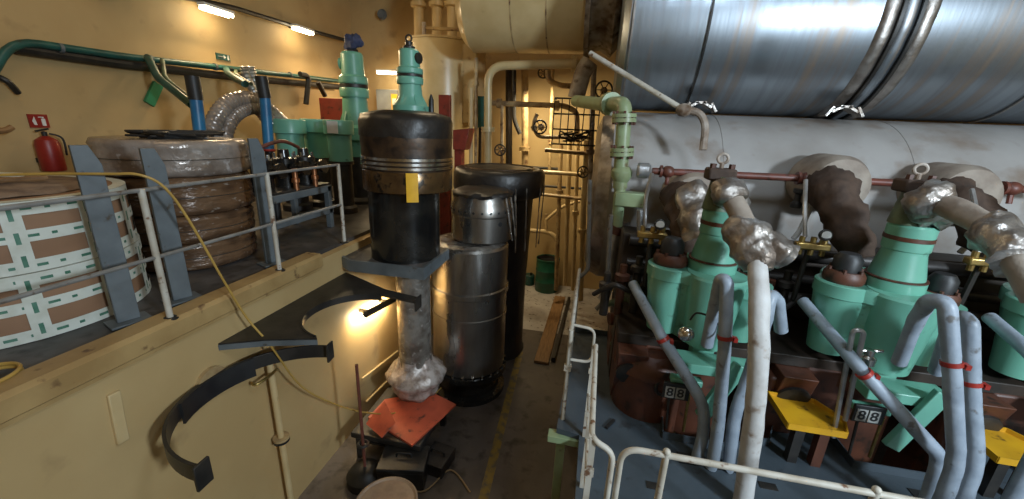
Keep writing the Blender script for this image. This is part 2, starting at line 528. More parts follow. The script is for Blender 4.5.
# paper-wrapped rings with tape
def ring_package(o, r, h, nv, z0, label, name='wrapped_ring'):
    t = T(name, label, 'package', (o[0], o[1], z0), 'paper-wrapped rings on the left platform')
    prof = [(0, 0), (r * .97, 0), (r, .02), (r * 1.005, h * .5), (r, h - .02), (r * .97, h), (r * .6, h + .002), (0, h + .002)]
    MB().lathe(prof, (o[0], o[1], z0), 72, jit=.008, js=3).build('paper_wrap', M['kraft'], t)
    b = MB()
    rt = r + .016
    seg = 168
    for (za, zb) in ((.0, .09), (h * .44, h * .44 + .085), (h - .09, h + .004)):
        for k in range(seg):
            a, c = 2 * PI * k / seg, 2 * PI * (k + 1) / seg
            for (q, w, mk) in ((0, .38, 0), (.38, .62, 1), (.62, 1, 0)):
                z_a, z_b = z0 + za + (zb - za) * q, z0 + za + (zb - za) * w
                mi = 1 if (mk and (k % 8 in (1, 2, 5))) else 0
                b.add([(o[0] + rt * math.cos(a), o[1] + rt * math.sin(a), z_a), (o[0] + rt * math.cos(c), o[1] + rt * math.sin(c), z_a),
                       (o[0] + rt * math.cos(c), o[1] + rt * math.sin(c), z_b), (o[0] + rt * math.cos(a), o[1] + rt * math.sin(a), z_b)], [(0, 1, 2, 3)], mi)
    for j in range(nv):
        a = 2 * PI * (j + .35) / nv
        wa = .05 / r
        for k in range(12):
            z_a, z_b = z0 + h * k / 12, z0 + h * (k + 1) / 12
            for (q, w, mk) in ((-1, -.25, 0), (-.25, .25, 1), (.25, 1, 0)):
                a1, a2 = a + wa * q, a + wa * w
                mi = 1 if (mk and k % 4 in (1, 2)) else 0
                rr = rt + .003
                b.add([(o[0] + rr * math.cos(a1), o[1] + rr * math.sin(a1), z_a), (o[0] + rr * math.cos(a2), o[1] + rr * math.sin(a2), z_a),
                       (o[0] + rr * math.cos(a2), o[1] + rr * math.sin(a2), z_b), (o[0] + rr * math.cos(a1), o[1] + rr * math.sin(a1), z_b)], [(0, 1, 2, 3)], mi)
    # the outer edge of the top is taped too
    for k in range(seg):
        a, c = 2 * PI * k / seg, 2 * PI * (k + 1) / seg
        for (ra, rb) in ((rt, r - .07),):
            zt = z0 + h + .006
            b.add([(o[0] + ra * math.cos(a), o[1] + ra * math.sin(a), zt), (o[0] + ra * math.cos(c), o[1] + ra * math.sin(c), zt),
                   (o[0] + rb * math.cos(c), o[1] + rb * math.sin(c), zt), (o[0] + rb * math.cos(a), o[1] + rb * math.sin(a), zt)], [(0, 1, 2, 3)], 0)
    b.build('packing_tape', [M['tape'], M['tape_mark']], t)
    return t


P1 = (-4.70, 2.20)
ring_package(P1, .85, .50, 12, 0, 'lower brown paper ring package with green-printed white tape, bottom of the stack at left')
t2 = ring_package(P1, .84, .50, 13, .51, 'upper brown paper ring package with green-printed white tape, under the dusty sheet')
b = MB()
b.lathe([(0, 1.03), (.60, 1.025), (.66, 1.02), (.62, 1.045), (.3, 1.065), (0, 1.07)], (P1[0], P1[1], 0), 40, jit=.02, js=5)
b.build('dust_sheet', M['cloth'], None, label='crumpled brown dust sheet on top of the paper-wrapped stack', cat='sheet')
for i, (dx, dy, ln, an) in enumerate(((-.25, .2, .5, .4), (.22, .12, .36, 1.2), (-.1, -.25, .42, 2.5))):
    c = V((P1[0] + dx, P1[1] + dy, 1.075 + .018))
    d = V((math.cos(an), math.sin(an), 0)) * ln / 2
    MB().bar(c - d, c + d, .06, .03).build('wood_batten', M['wood'] if i else M['tape'], None, .004, ['white strip lying on the dust sheet', 'short wooden batten on the dust sheet', 'wooden batten nearest the railing on the dust sheet'][i], 'batten', 'battens on the dust sheet')

# film-wrapped stack
P2 = (-4.60, 3.74)
for (z0, h, r, mt, lb) in ((0, .30, .63, 'wrap_brown', 'brown film-wrapped ring at the bottom of the second stack'), (.305, .30, .645, 'wrap_brown', 'brown film-wrapped ring second from the bottom of the second stack'),
                           (.61, .40, .67, 'wrap_brown', 'taller brown film-wrapped ring just below the greyish top ring'),
                           (1.015, .36, .69, 'wrap_grey', 'greyish film-wrapped ring on top of the second stack')):
    b = MB()
    prof = [(0, 0), (r * .9, 0), (r * .99, .03), (r, .08), (r * .985, h * .35), (r, h * .6), (r * .985, h * .8), (r, h - .05), (r * .96, h), (r * .7, h), (0, h)]
    b.lathe(prof, (P2[0], P2[1], z0), 72, jit=.014, js=5)
    tt = T('film_wrapped_ring', lb, 'package', (P2[0], P2[1], z0), 'film-wrapped rings on the left platform')
    b.build('film', M[mt], tt)
    b = MB()
    b.torus((P2[0], P2[1], z0 + h * .5), r + .004, .004, seg=60, seg2=6)
    b.build('binding_cord', M['black_iron'], tt)
# black hoses and clutter on top of the film wrapped stack
b = MB()
random.seed(3)
for k in range(5):
    a = [V((P2[0] + random.uniform(-.38, .38), P2[1] + random.uniform(-.38, .38), 1.39 + .015 * k)) for _ in range(9)]
    b.tube(spline(a, 8), .013, 6)
b.build('cable_tangle', M['rubber'], None, label='tangle of thin black cables on top of the film-wrapped stack', cat='cables', kind='stuff')

# grey uprights that stand round the packages
def upright(x, y, h, label, rz=0):
    t = T('upright_bracket', label, 'bracket', (x, y, 0), 'grey uprights on the left platform')
    M3 = Matrix.Rotation(rz, 3, 'Z')
    def q(p): return V((x, y, 0)) + M3 @ V(p)
    b = MB()
    w = .072
    vs = [q((-.02, -w, 0.02)), q((-.02, w, 0.02)), q((-.02, w, h - .14)), q((-.02, w * .3, h)), q((-.02, -w, h)), q((.02, -w, .02)), q((.02, w, .02)), q((.02, w, h - .14)), q((.02, w * .3, h)), q((.02, -w, h))]
    b.add(vs, [(4, 3, 2, 1, 0), (5, 6, 7, 8, 9)] + [(i, (i + 1) % 5, (i + 1) % 5 + 5, i + 5) for i in range(5)])
    b.build('upright', M['grey_steel'], t, .004)
    MB().box(q((0, 0, .01)), (.2, .26, .02), M3).build('foot_plate', M['grey_steel'], t, .004)
    b = MB()
    vs = [q((-.02, -.012, .02)), q((-.09, -.012, .02)), q((-.02, -.012, .35)), q((-.02, .012, .02)), q((-.09, .012, .02)), q((-.02, .012, .35))]
    b.add(vs, [(0, 1, 2), (5, 4, 3), (0, 3, 4, 1), (1, 4, 5, 2), (2, 5, 3, 0)])
    b.build('gusset', M['grey_steel'], t)
    return t


upright(-3.60, 2.27, 1.40, 'grey steel upright in front of the paper-wrapped stack', -.35)
upright(-3.60, 2.72, 1.36, 'grey steel upright between the two wrapped stacks', -.35)
upright(-3.60, 3.80, 1.42, 'grey steel upright right of the film-wrapped stack', -.35)

# yellow cable looping over the rail and down to the floor
pts = [W(-30, 176, x=-4.1), W(40, 174, x=-3.8), W(110, 174, x=-3.42), W(140, 175, x=-3.26), W(165, 188, x=-3.2), W(190, 222, x=-3.17), W(225, 283, x=-3.15), W(247, 318, x=-3.1),
       W(270, 345, x=-3.0), W(300, 385, x=-3.0), W(330, 402, x=-2.9), W(362, 412, x=-2.75), W(395, 413, x=-2.55), W(425, 402, x=-2.28), W(441, 388, x=-2.2)]
MB().tube(spline(pts, 6), .010, 8).build('power_cable', M['cable_yellow'], None, label='long yellow cable looping over the railing and down beside the wall', cat='cable')
MB().tube([V((-3.55 + .13 * math.cos(a / 6), 1.42 + .16 * math.sin(a / 6), .015 + .004 * a / 6)) for a in range(0, 60)], .012, 8).build('cable_coil', M['cable_yellow'], None, label='small coil of yellow cable on the platform edge at far left', cat='cable')

# ------------------------------------------------------------------ left wall: pipes, signs, extinguisher, lamps
WL = XL + .16
t = T('wall_pipe', 'long dark teal pipe running along the left wall', 'pipe', W(5, 42, x=WL))
MB().tube(fillet([W(-12, 80, x=WL), W(12, 40, x=WL), W(120, 56, x=WL), W(225, 68, x=WL), W(338, 81, x=WL)], .25), .05, 14).build('pipe_run', M['teal_dark'], t)
MB().tube(fillet([W(14, 48, x=XL + .1), W(120, 64, x=XL + .1), W(225, 76, x=XL + .1), W(338, 87, x=XL + .1)], .25), .07, 10).build('cable_tray', M['black_iron'], t)
for px, py in ((60, 48), (150, 59), (215, 67), (290, 75)):
    c = W(px, py, x=WL)
    MB().lathe([(.048, -.02), (.062, -.02), (.062, .02), (.048, .02)], c, 18, (0, 1, 0)).build('pipe_clip', M['grey_steel'], t)
for i, (a, m_, c, lb) in enumerate((((143, 56), (158, 78), (192, 105), 'dark teal branch pipe dropping from the wall pipe to the first blue hose'), ((222, 68), (228, 74), (245, 84), 'short dark teal branch pipe beside the silver ducting'))):
    q = W(*a, x=WL)
    tt = T('branch_pipe', lb, 'pipe', q)
    MB().tube(fillet([q + V((.09, 0, -.02)), W(*m_, x=WL + .6), W(*c, x=WL + 1.5)], .15), .055, 12).build('pipe_run', M['teal_dark'], tt)
    MB().tube(fillet([q + V((.09, .22, -.02)), W(m_[0] + 7, m_[1], x=WL + .6), W(c[0] + 6, c[1], x=WL + 1.5)], .15), .03, 10).build('side_tube', M['green_dim'], tt)
MB().bar(W(158, 84, x=XL + .06), W(149, 104, x=XL + .06), .15, .05, (1, 0, 0)).build('green_strap', M['sign_green'], None, label='green strap hanging below the wall pipe', cat='strap')
MB().tube(spline([W(-4, 76, x=XL + .1), W(8, 82, x=XL + .15), W(18, 93, x=XL + .1)], 5), .035, 8).build('black_bracket', M['black_iron'], None, label='black hook bracket on the left wall at the picture edge', cat='bracket')
MB().tube(spline([W(-4, 131, x=XL + .3), W(6, 130, x=XL + .3), W(12, 127, x=XL + .3)], 5), .035, 8).build('wooden_stick', M['wood'], None, label='wooden stick leaning by the left wall at the picture edge', cat='stick')
# standing black and blue hoses
for (px, pyt, pym, pyb, x, lb) in ((192, 76, 100, 134, -5.3, 'black hose in a blue sleeve standing behind the film-wrapped stack'), (261, 76, 98, 150, -5.0, 'black hose in a blue sleeve standing by the dark machine')):
    a, m_, c = W(px, pyt, x=x), W(px + 4, pym, x=x), W(px + 8, pyb, x=x)
    tt = T('standing_hose', lb, 'hose', (c.x, c.y, .0), 'standing blue and black hoses')
    MB().tube([c, m_], .075, 14).build('blue_sleeve', M['blue'], tt)
    MB().tube([V((c.x, c.y, 0)), c], .06, 14).build('lower_hose', M['rubber'], tt)
    MB().torus(c, .075, .02, seg=20).build('red_ring', M['red'], tt)
    MB().tube([m_, a], .085, 14).build('black_hose', M['rubber'], tt)
# silver flexible ducting
t = T('flexible_ducting', 'pair of curved silver-brown flexible ducts behind the film-wrapped stack', 'duct', W(215, 138, x=-5.6))
for pts in ([(210, 140), (216, 118), (230, 102), (250, 99), (266, 107), (288, 128)], [(222, 142), (230, 120), (243, 109), (258, 108), (270, 122)]):
    sp = spline([W(px, py, x=-5.6) for px, py in pts], 12)
    MB().tube(sp, [.11 + .012 * (i % 2) for i in range(len(sp))], 14).build('duct', M['wrap_grey'], t)
t = T('ribbed_sleeve', 'bundle of bright ribbed sleeves hung on the wall pipe', 'sleeve', W(252, 78, x=-6.6))
for dx in (0, 6):
    sp = spline([W(244 + dx, 66, x=-6.6), W(247 + dx, 78, x=-6.6), W(254 + dx, 92, x=-6.6)], 8)
    MB().tube(sp, [.07 + .012 * (i % 2) for i in range(len(sp))], 12).build('sleeve', M['silver_pipe'], t)
for i, pts in enumerate(([(300, 74), (309, 76), (306, 104)], [(318, 82), (322, 90), (325, 96)])):
    MB().tube(fillet([W(px, py, x=-6.9) for px, py in pts], .15), .06, 10).build('hung_hose', M['rubber'], None, label=['black hose hanging from the wall pipe left of the teal valve', 'short black hose end hanging beside the teal valve'][i], cat='hose')

# fire extinguisher and its sign
c = W(49, 150, x=XL + .2)
zb = c.z - .27
t = T('fire_extinguisher', 'red fire extinguisher on the left wall under its sign', 'fire extinguisher', (c.x, c.y, zb))
MB().lathe([(0, 0), (.11, 0), (.12, .02), (.12, .34), (.105, .40), (.05, .44), (.03, .45), (0, .45)], (c.x, c.y, zb), 24).build('bottle', M['red'], t)
MB().lathe([(0, .45), (.026, .45), (.03, .5), (0, .51)], (c.x, c.y, zb), 14).build('valve', M['black_iron'], t)
MB().bar((c.x, c.y - .08, zb + .51), (c.x, c.y + .05, zb + .54), .03, .02).build('lever', M['black_iron'], t)
MB().tube(spline([(c.x + .03, c.y + .03, zb + .48), (c.x + .09, c.y + .12, zb + .42), (c.x + .09, c.y + .12, zb + .2)], 6), .012, 8).build('hose', M['rubber'], t)
MB().bb((XL, c.y - .05, zb + .1), (XL + .1, c.y + .05, zb + .16)).build('wall_bracket', M['black_iron'], t)
c = W(38.5, 121, x=XL + .015)
t = T('extinguisher_sign', 'small red fire extinguisher sign above the extinguisher', 'sign', c)
MB().box(c, (.015, .20, .17)).build('plate', M['red'], t)
b = MB().box(c + V((.011, .045, -.015)), (.006, .04, .09)); b.box(c + V((.011, .045, .045)), (.006, .02, .02)); b.box(c + V((.011, .02, .05)), (.006, .04, .01))
b.build('extinguisher_symbol', M['white'], t)
b = MB().add([c + V((.011, -.07, .0)), c + V((.011, -.025, -.05)), c + V((.011, -.055, -.05)), c + V((.011, -.04, .06))], [(0, 1, 2), (0, 1, 3)])
b.build('flame_symbol', M['white'], t)
c = W(223, 57, x=XL + .02)
t = T('exit_sign', 'small green escape route sign above the wall pipe', 'sign', c)
MB().box(c, (.02, .30, .11)).build('plate', M['teal_dark'], t)
b = MB().bar(c + V((.014, -.12, 0)), c + V((.014, .01, 0)), .008, .025, (1, 0, 0)); b.add([c + V((.016, 0, .035)), c + V((.016, .06, 0)), c + V((.016, 0, -.035))], [(0, 1, 2)])
b.build('arrow', M['white'], t)
b = MB().box(c + V((.014, .1, -.01)), (.006, .03, .06)); b.box(c + V((.014, .105, .035)), (.006, .018, .018)); b.build('running_man', M['white'], t)
for i, (px, mt) in enumerate(((104, 'red'), (119, 'blue'))):
    c = W(px, -4, x=XL + .12)
    MB().lathe([(0, 0), (.1, 0), (.12, .04), (.12, .3), (.05, .36), (0, .36)], c, 16).build('hanging_bottle', M[mt], None, label=['red bottle hung high on the left wall at the top of the picture', 'blue bottle hung high on the left wall at the top of the picture'][i], cat='bottle')

# lamps along the left wall
MB().tube([W(170, -6, x=XL + .2), W(235, 8, x=XL + .2), W(300, 28, x=XL + .2), W(345, 40, x=XL + .2)], .045, 8).build('cable_conduit', M['black_iron'], None, label='dark cable conduit that carries the lamps along the left wall', cat='conduit')


def lamp(c, ax, L, label, energy, off, mt='lamp_warm', col=(1, .74, .42)):
    t = T('fluorescent_lamp', label, 'lamp', c, 'fluorescent lamps')
    ax = V(ax)
    side = V((ax.y, -ax.x, 0)).normalized()
    MB().bar(c - ax * L / 2 + V((0, 0, .06)), c + ax * L / 2 + V((0, 0, .06)), .16, .05).build('housing', M['white'], t, .01)
    wd = V((-1, 0, 0)) if abs(ax.y) > .5 else V((0, 1, 0))
    MB().bar(c + V((0, 0, .07)), c + V((0, 0, .07)) + wd * (.34 if abs(ax.y) > .5 else .49), .06, .03).build('wall_arm', M['black_iron'], t)
    for s in (-1, 1):
        MB().cyl(c - ax * (L / 2 - .03) + side * .045 * s, c + ax * (L / 2 - .03) + side * .045 * s, .032, seg=12).build('tube', M[mt], t)
    ld = bpy.data.lights.new('lamp_light', 'AREA')
    ld.shape = 'RECTANGLE'
    ld.size, ld.size_y = L, .15
    ld.energy = energy
    ld.color = col
    lo = bpy.data.objects.new('lamp_light', ld)
    COL.objects.link(lo)
    lo.parent = t
    lo.location = V(off)
    d = V(off).normalized()
    x = ax.normalized()
    z = -d
    x = (x - z * x.dot(z)).normalized()
    lo.matrix_parent_inverse = Matrix.Identity(4)
    lo.rotation_euler = Matrix((x, z.cross(x), z)).transposed().to_euler()
    return t


lamp(W(217, 12, x=XL + .35), (0, 1, 0), .62, 'nearest lit fluorescent lamp high on the left wall', 42, (.12, 0, -.14))
lamp(W(303, 31, x=XL + .35), (0, 1, 0), .62, 'second lit fluorescent lamp high on the left wall, above the teal valve', 42, (.12, 0, -.14))
lamp(W(391, 73, y=YF - .5), (1, 0, 0), .85, 'lit fluorescent lamp on the far wall between the teal valves', 45, (0, -.12, -.14), 'lamp_white')
c = W(383, 15, y=YF - .1)
MB().lathe([(0, 0), (.12, 0), (.14, .05), (.1, .14), (0, .14)], c, 20, (0, -1, 0)).build('wall_horn', M['grey_steel'], None, label='small grey round horn high on the far wall', cat='horn')
c = W(373, 14, y=YF - .1)
# grey electrical cabinet with a yellow sticker on the far wall
t = T('wall_cabinet', 'grey cabinet on the far wall behind the teal valve on the piston', 'cabinet', W(392, 118, y=YF - .2))
p = W(380, 90, y=YF); q = W(400, 122, y=YF)
MB().bb((p.x, YF - .25, q.z - 1.2), (q.x + .3, YF, p.z)).build('body', M['door_grey'], t, .015)
s1 = W(391, 94, y=YF - .26); s2 = W(398, 116, y=YF - .26)
MB().bb((s1.x, YF - .262, s2.z), (s2.x, YF - .25, s1.z)).build('yellow_sticker', M['yellow_tag'], t)
MB().bb((s1.x + .03, YF - .266, s2.z + .05), (s2.x - .03, YF - .262, s1.z - .12)).build('white_label', M['white'], t)

# ------------------------------------------------------------------ dark machine behind the railing
XM = -4.05
t = T('fuel_pump_rack', 'dark pump rack with grey channel frame and copper fittings behind the railing', 'machine', (XM, 4.9, 0))
ya, yb = W(264, 195, x=XM).y, W(324, 192, x=XM).y
yb = max(yb, ya + 1.3)
for z in (.28, .62):
    MB().bb((XM - .04, ya, z - .05), (XM + .04, yb, z + .05)).build('channel', M['grey_steel'], t, .008)
for y in (ya + .06, yb - .06):
    for x in (XM, XM - .62):
        MB().bb((x - .04, y - .04, 0), (x + .04, y + .04, .66)).build('leg', M['grey_steel'], t, .006)
MB().bb((XM - .66, ya, .66), (XM + .02, yb, .70)).build('top_plate', M['black_iron'], t, .006)
k = 0
for y in (ya + .25, ya + .7, ya + 1.1):
    bd = MB().lathe([(0, .70), (.15, .70), (.15, .86), (.11, .9), (.11, 1.02), (.16, 1.03), (.16, 1.1), (.08, 1.12), (.07, 1.22), (0, 1.23)], (XM - .25, y, 0), 24).build('pump_body', M['black_oily'], t)
    MB().lathe([(0, 0), (.09, 0), (.09, .05), (.05, .06), (.05, .16), (.1, .17), (.1, .22), (0, .22)], (XM - .12, y, .95), 18, (1, 0, .15)).build('side_flange', M['black_oily'], bd)
    for s in range(4):
        a = s * PI / 2 + .5
        MB().cyl((XM - .25 + .12 * math.cos(a), y + .12 * math.sin(a), 1.1), (XM - .25 + .12 * math.cos(a), y + .12 * math.sin(a), 1.17), .02, seg=6).build('stud', M['ring'], bd)
    if k:
        MB().lathe([(0, 0), (.035, 0), (.035, .1), (.05, .11), (.05, .16), (.035, .17), (.035, .3), (0, .3)], (XM + .0, y - .12, .68), 14).build('fitting', M['copper'], t)
    k += 1
MB().tube(spline([(XM - .2, ya + .1, 1.22), (XM - .1, ya + .5, 1.34), (XM - .2, ya + .95, 1.24)], 8), .025, 8).build('delivery_pipe', M['rust_pipe'], t)

# teal spare covers in a row
for i, (px, pyt, r, y, lb) in enumerate(((288, 119, .28, 6.5, 'left teal flanged cover behind the pump rack'), (315, 119, .27, 7.0, 'middle teal flanged cover behind the pump rack'), (338, 120, .25, 6.6, 'teal flanged cover with a white tag, nearest the teal valve'))):
    c = W(px, pyt, y=y)
    tt = T('spare_cover', lb, 'engine cover', (c.x, c.y, 0), 'teal spare covers')
    h = c.z
    MB().lathe([(r * .8, h - .75), (r * .8, h - .35), (r * .82, h - .25)], (c.x, c.y, 0), 28).build('body', M['teal'], tt)
    MB().lathe([(0, 0), (r * .9, 0), (r * .9, .1), (r * .7, .14), (r * .7, h - .76), (r * .86, h - .75), (r * .86, h - .7), (0, h - .7)], (c.x, c.y, 0), 28).build('stand', M['black_iron'], tt)
    MB().lathe([(r * .8, h - .25), (r, h - .24), (r, h - .02), (r * .95, h), (0, h)], (c.x, c.y, 0), 28).build('flange', M['teal'], tt, .006)
    if i == 2:
        MB().box((c.x + .06, c.y - r - .012, h - .12), (.2, .01, .2)).build('paper_tag', M['white'], tt)


def exhaust_valve(c, H, r, label, zt, ear):
    """spare exhaust valve standing on c; H height of the housing"""
    t = T('spare_exhaust_valve', label, 'exhaust valve', c, 'spare exhaust valves')
    x, y, z = c
    MB().lathe([(0, 0), (r * 1.5, 0), (r * 1.5, .06), (r * 1.15, .12), (r * 1.0, H * .25), (r * .92, H * .44), (0, H * .44)], c, 32).build('cone_base', M['teal'], t)
    for k in range(6):
        a = k * PI / 3 + .3
        d = V((math.cos(a), math.sin(a), 0))
        b = MB()
        s_ = V((-d.y, d.x, 0)) * .015
        p0, p1, p2 = V(c) + d * r * .9 + V((0, 0, .06)), V(c) + d * r * 1.45 + V((0, 0, .06)), V(c) + d * r * .9 + V((0, 0, H * .3))
        b.add([p0 - s_, p1 - s_, p2 - s_, p0 + s_, p1 + s_, p2 + s_], [(0, 1, 2), (5, 4, 3), (0, 3, 4, 1), (1, 4, 5, 2), (2, 5, 3, 0)])
        b.build('rib', M['teal'], t)
    MB().lathe([(0, H * .44), (r * 1.08, H * .44), (r * 1.1, H * .46), (r * 1.1, H * .54), (r * 1.04, H * .56)], c, 32).build('lower_collar', M['teal'], t)
    MB().lathe([(r * 1.04, H * .555), (r * 1.07, H * .56), (r * 1.07, H * .60), (r * 1.04, H * .605)], c, 32).build('band', M['black_iron'], t)
    MB().lathe([(r * 1.04, H * .605), (r * 1.1, H * .62), (r * 1.08, H * .69), (r * .85, H * .72), (r * .83, H * .97), (r * .7, H), (0, H)], c, 32).build('cylinder', M['teal'], t)
    MB().lathe([(0, 0), (r * .42, 0), (r * .42, r * .2), (r * .3, r * .25), (0, r * .25)], (x + ear * r * .8, y - .02, z + H * .86), 20, (ear, -.2, 0)).build('side_cap', M['teal'] if ear < 0 else M['black_iron'], t)
    MB().lathe([(0, H), (r * .5, H), (r * .5, H + r * .2), (r * .3, H + r * .3), (r * .3, H + r * .55), (0, H + r * .6)], c, 16).build('top_fitting', M['black_iron'], t)
    MB().torus((x, y, z + H + r * .82), r * .25, r * .08, (0, 1, 0), 18, 8).build('lifting_eye', M['black_iron'], t)
    return t


c = W(357, 131, y=7.7)
stand = T('valve_stand', 'teal valve stand under the tall teal exhaust valve', 'stand', (c.x, c.y, 0))
MB().lathe([(0, 0), (.42, 0), (.42, .06), (.3, .12), (.28, c.z - .5), (0, c.z - .5)], (c.x, c.y, 0), 32).build('pedestal', M['black_iron'], stand)
MB().lathe([(.28, c.z - .5), (.28, c.z - .2), (.42, c.z - .16), (.42, c.z), (0, c.z)], (c.x, c.y, 0), 32).build('top_flange', M['teal'], stand)
MB().bb((c.x - .75, c.y - .2, c.z - .28), (c.x - .28, c.y + .2, c.z - .02)).build('side_block', M['teal'], stand, .02)
exhaust_valve((c.x, c.y, c.z), 1.46, .25, 'tall teal exhaust valve with blue rag on top, left of the piston', 0, -1)
MB().ball((c.x + .08, c.y - .05, c.z + 1.5 + .13), .17, (1.0, .9, .9), 18, 12, .09, 9).build('blue_rag', M['blue_cloth'], None, label='dark blue rag draped over the tall teal valve', cat='rag')
# red box behind
p = W(320, 98, y=9.2); q = W(341, 120, y=9.2)
t = T('hose_box', 'red hose box on the far side behind the teal covers', 'box', ((p.x + q.x) / 2, 9.3, 0))
MB().bb((p.x, 9.15, q.z - .3), (q.x + .6, 9.45, p.z)).build('case', M['red_dull'], t, .01)
MB().bb((p.x + .1, 9.2, 0), (q.x + .5, 9.4, q.z - .3)).build('stand', M['black_iron'], t)

# ------------------------------------------------------------------ piston with rod
PX, PY = -2.48, 5.12
t = T('piston', 'big brown piston with bright rings hanging in its bay, yellow tag on its side', 'piston', (PX, PY, -.17))
MB().lathe([(0, 1.72), (.4, 1.72), (.56, 1.67), (.59, 1.58), (.595, 1.42), (.59, 1.34), (0, 1.34)], (PX, PY, 0), 56, jit=.006).build('crown', M['crown'], t)
MB().lathe([(0, .90), (.58, .90), (.588, 1.08), (.588, 1.35), (0, 1.35)], (PX, PY, 0), 56).build('ring_belt', M['crown'], t)
for z in (1.10, 1.155, 1.21):
    MB().lathe([(.583, z - .016), (.603, z - .016), (.603, z + .016), (.583, z + .016)], (PX, PY, 0), 64).build('piston_ring', M['ring'], t)
MB().lathe([(0, .78), (.56, .78), (.592, .80), (.592, 1.05), (.588, 1.06)], (PX, PY, 0), 56).build('skirt', M['skirt_brown'], t)
MB().lathe([(0, -.17), (.48, -.17), (.48, .78), (0, .78)], (PX - .07, PY, 0), 48).build('lower_skirt', M['black_oily'], t)
rod = MB().lathe([(.25, -2.3), (.25, -.28)], (PX + .02, PY, 0), 32, jit=.008, js=7).build('piston_rod', M['plastic_wrap'], t)
b = MB()
b.lathe([(.18, -2.50), (.30, -2.48), (.36, -2.38), (.33, -2.30), (.32, -2.26), (.45, -2.2), (.46, -2.12), (.38, -2.04), (.28, -1.95), (.255, -1.82)], (PX + .02, PY, 0), 44, jit=.06, js=7)
b.build('plastic_wrapping', M['wrap_white'], rod)
tg = W(413, 190, y=PY - .66)
b = MB()
for k in range(6):
    a0, a1 = -PI / 2 + .40 + .04 * k, -PI / 2 + .40 + .04 * (k + 1)
    zs = (.70, 1.06)
    P = lambda a, r, z: (PX + r * math.cos(a), PY + r * math.sin(a), z)
    b.add([P(a0, .606, zs[0]), P(a1, .606, zs[0]), P(a1, .610, zs[1]), P(a0, .610, zs[1]), P(a0, .602, zs[0]), P(a1, .602, zs[0]), P(a1, .605, zs[1]), P(a0, .605, zs[1])],
          [(0, 1, 2, 3), (7, 6, 5, 4), (0, 4, 5, 1), (3, 2, 6, 7)])
b.build('yellow_tag', M['yellow_tag'], t)
MB().lathe([(.60, 1.47), (.605, 1.52), (.60, 1.66), (.565, 1.74), (.35, 1.79), (0, 1.80)], (PX, PY, 0), 56, jit=.02, js=6).build('crown_cover', M['black_tarp'], t)
c = W(411, 114, y=PY + .1)
exhaust_valve((c.x, PY + .1, 1.80), .74, .155, 'teal exhaust valve standing on the piston crown', 0, 1)
for i, (px, a_, b_) in enumerate(((434, 95, 118), (423, 92, 117))):
    p, q = W(px, a_, y=PY + .35), W(px, b_, y=PY + .35)
    MB().lathe([(0, 0), (.035, 0), (.035, (p.z - 1.79) * .7), (.01, p.z - 1.79), (0, p.z - 1.79)], (p.x, PY + .25, 1.79), 10).build('spindle', M['black_iron'], None, label=['pointed black spindle right of the valve on the piston', 'pointed black spindle just beside the valve on the piston'][i], cat='spindle')

# trestle, orange plate and clutter under the rod
oz = -2.50
p1 = [W(368, 418, z=oz), W(412, 446, z=oz), W(456, 405, z=oz), W(430, 392, z=oz), W(385, 400, z=oz)]
MB().prism([(p.x, p.y) for p in p1], oz - .015, oz + .015).build('orange_plate', M['orange'], None, label='worn orange steel plate under the wrapped foot of the piston rod', cat='plate')
flap = [W(366, 424, z=oz + .05), W(382, 438, z=oz + .05), W(395, 424, z=oz + .12), W(384, 402, z=oz + .24)]
b = MB()
b.add(flap + [p + V((0, .015, .012)) for p in flap], [(0, 1, 2, 3), (7, 6, 5, 4), (0, 4, 5, 1), (1, 5, 6, 2), (2, 6, 7, 3), (3, 7, 4, 0)])
b.build('orange_flap', M['orange'], None, label='bent orange flap with a notch at the left of the orange plate', cat='plate')
cx_, cy_ = sum(p.x for p in p1) / 5, sum(p.y for p in p1) / 5
t = T('trestle', 'dark steel trestle table under the orange plate', 'trestle', (cx_, cy_, FZ))
MB().bb((cx_ - .62, cy_ - .6, oz - .1), (cx_ + .42, cy_ + .45, oz - .016)).build('top', M['black_iron'], t, .01)
for sx, sy in ((-.55, -.5), (.36, -.5), (-.55, .4), (.36, .4)):
    MB().bb((cx_ + sx - .04, cy_ + sy - .04, FZ), (cx_ + sx + .04, cy_ + sy + .04, oz - .1)).build('leg', M['black_iron'], t)
MB().bb((cx_ - .55, cy_ - .5, FZ + .25), (cx_ + .36, cy_ + .4, FZ + .28)).build('lower_shelf', M['black_iron'], t)
# objects on the floor in front of the trestle
def small_box(c, d, rz, label, mt='black_iron', name='tool_box'):
    t = T(name, label, 'box', c)
    M3 = Matrix.Rotation(rz, 3, 'Z')
    c = V(c)
    MB().box(c + V((0, 0, d[2] * .4)), (d[0], d[1], d[2] * .8), M3).build('body', M[mt], t, .01)
    MB().box(c + V((0, 0, d[2] * .9)), (d[0] * 1.04, d[1] * 1.04, d[2] * .2), M3).build('lid', M[mt], t, .01)
    MB().tube(fillet([c + M3 @ V((-.1, 0, d[2])), c + M3 @ V((-.1, 0, d[2] + .06)), c + M3 @ V((.1, 0, d[2] + .06)), c + M3 @ V((.1, 0, d[2]))], .03), .012, 8).build('handle', M['rubber'], t)


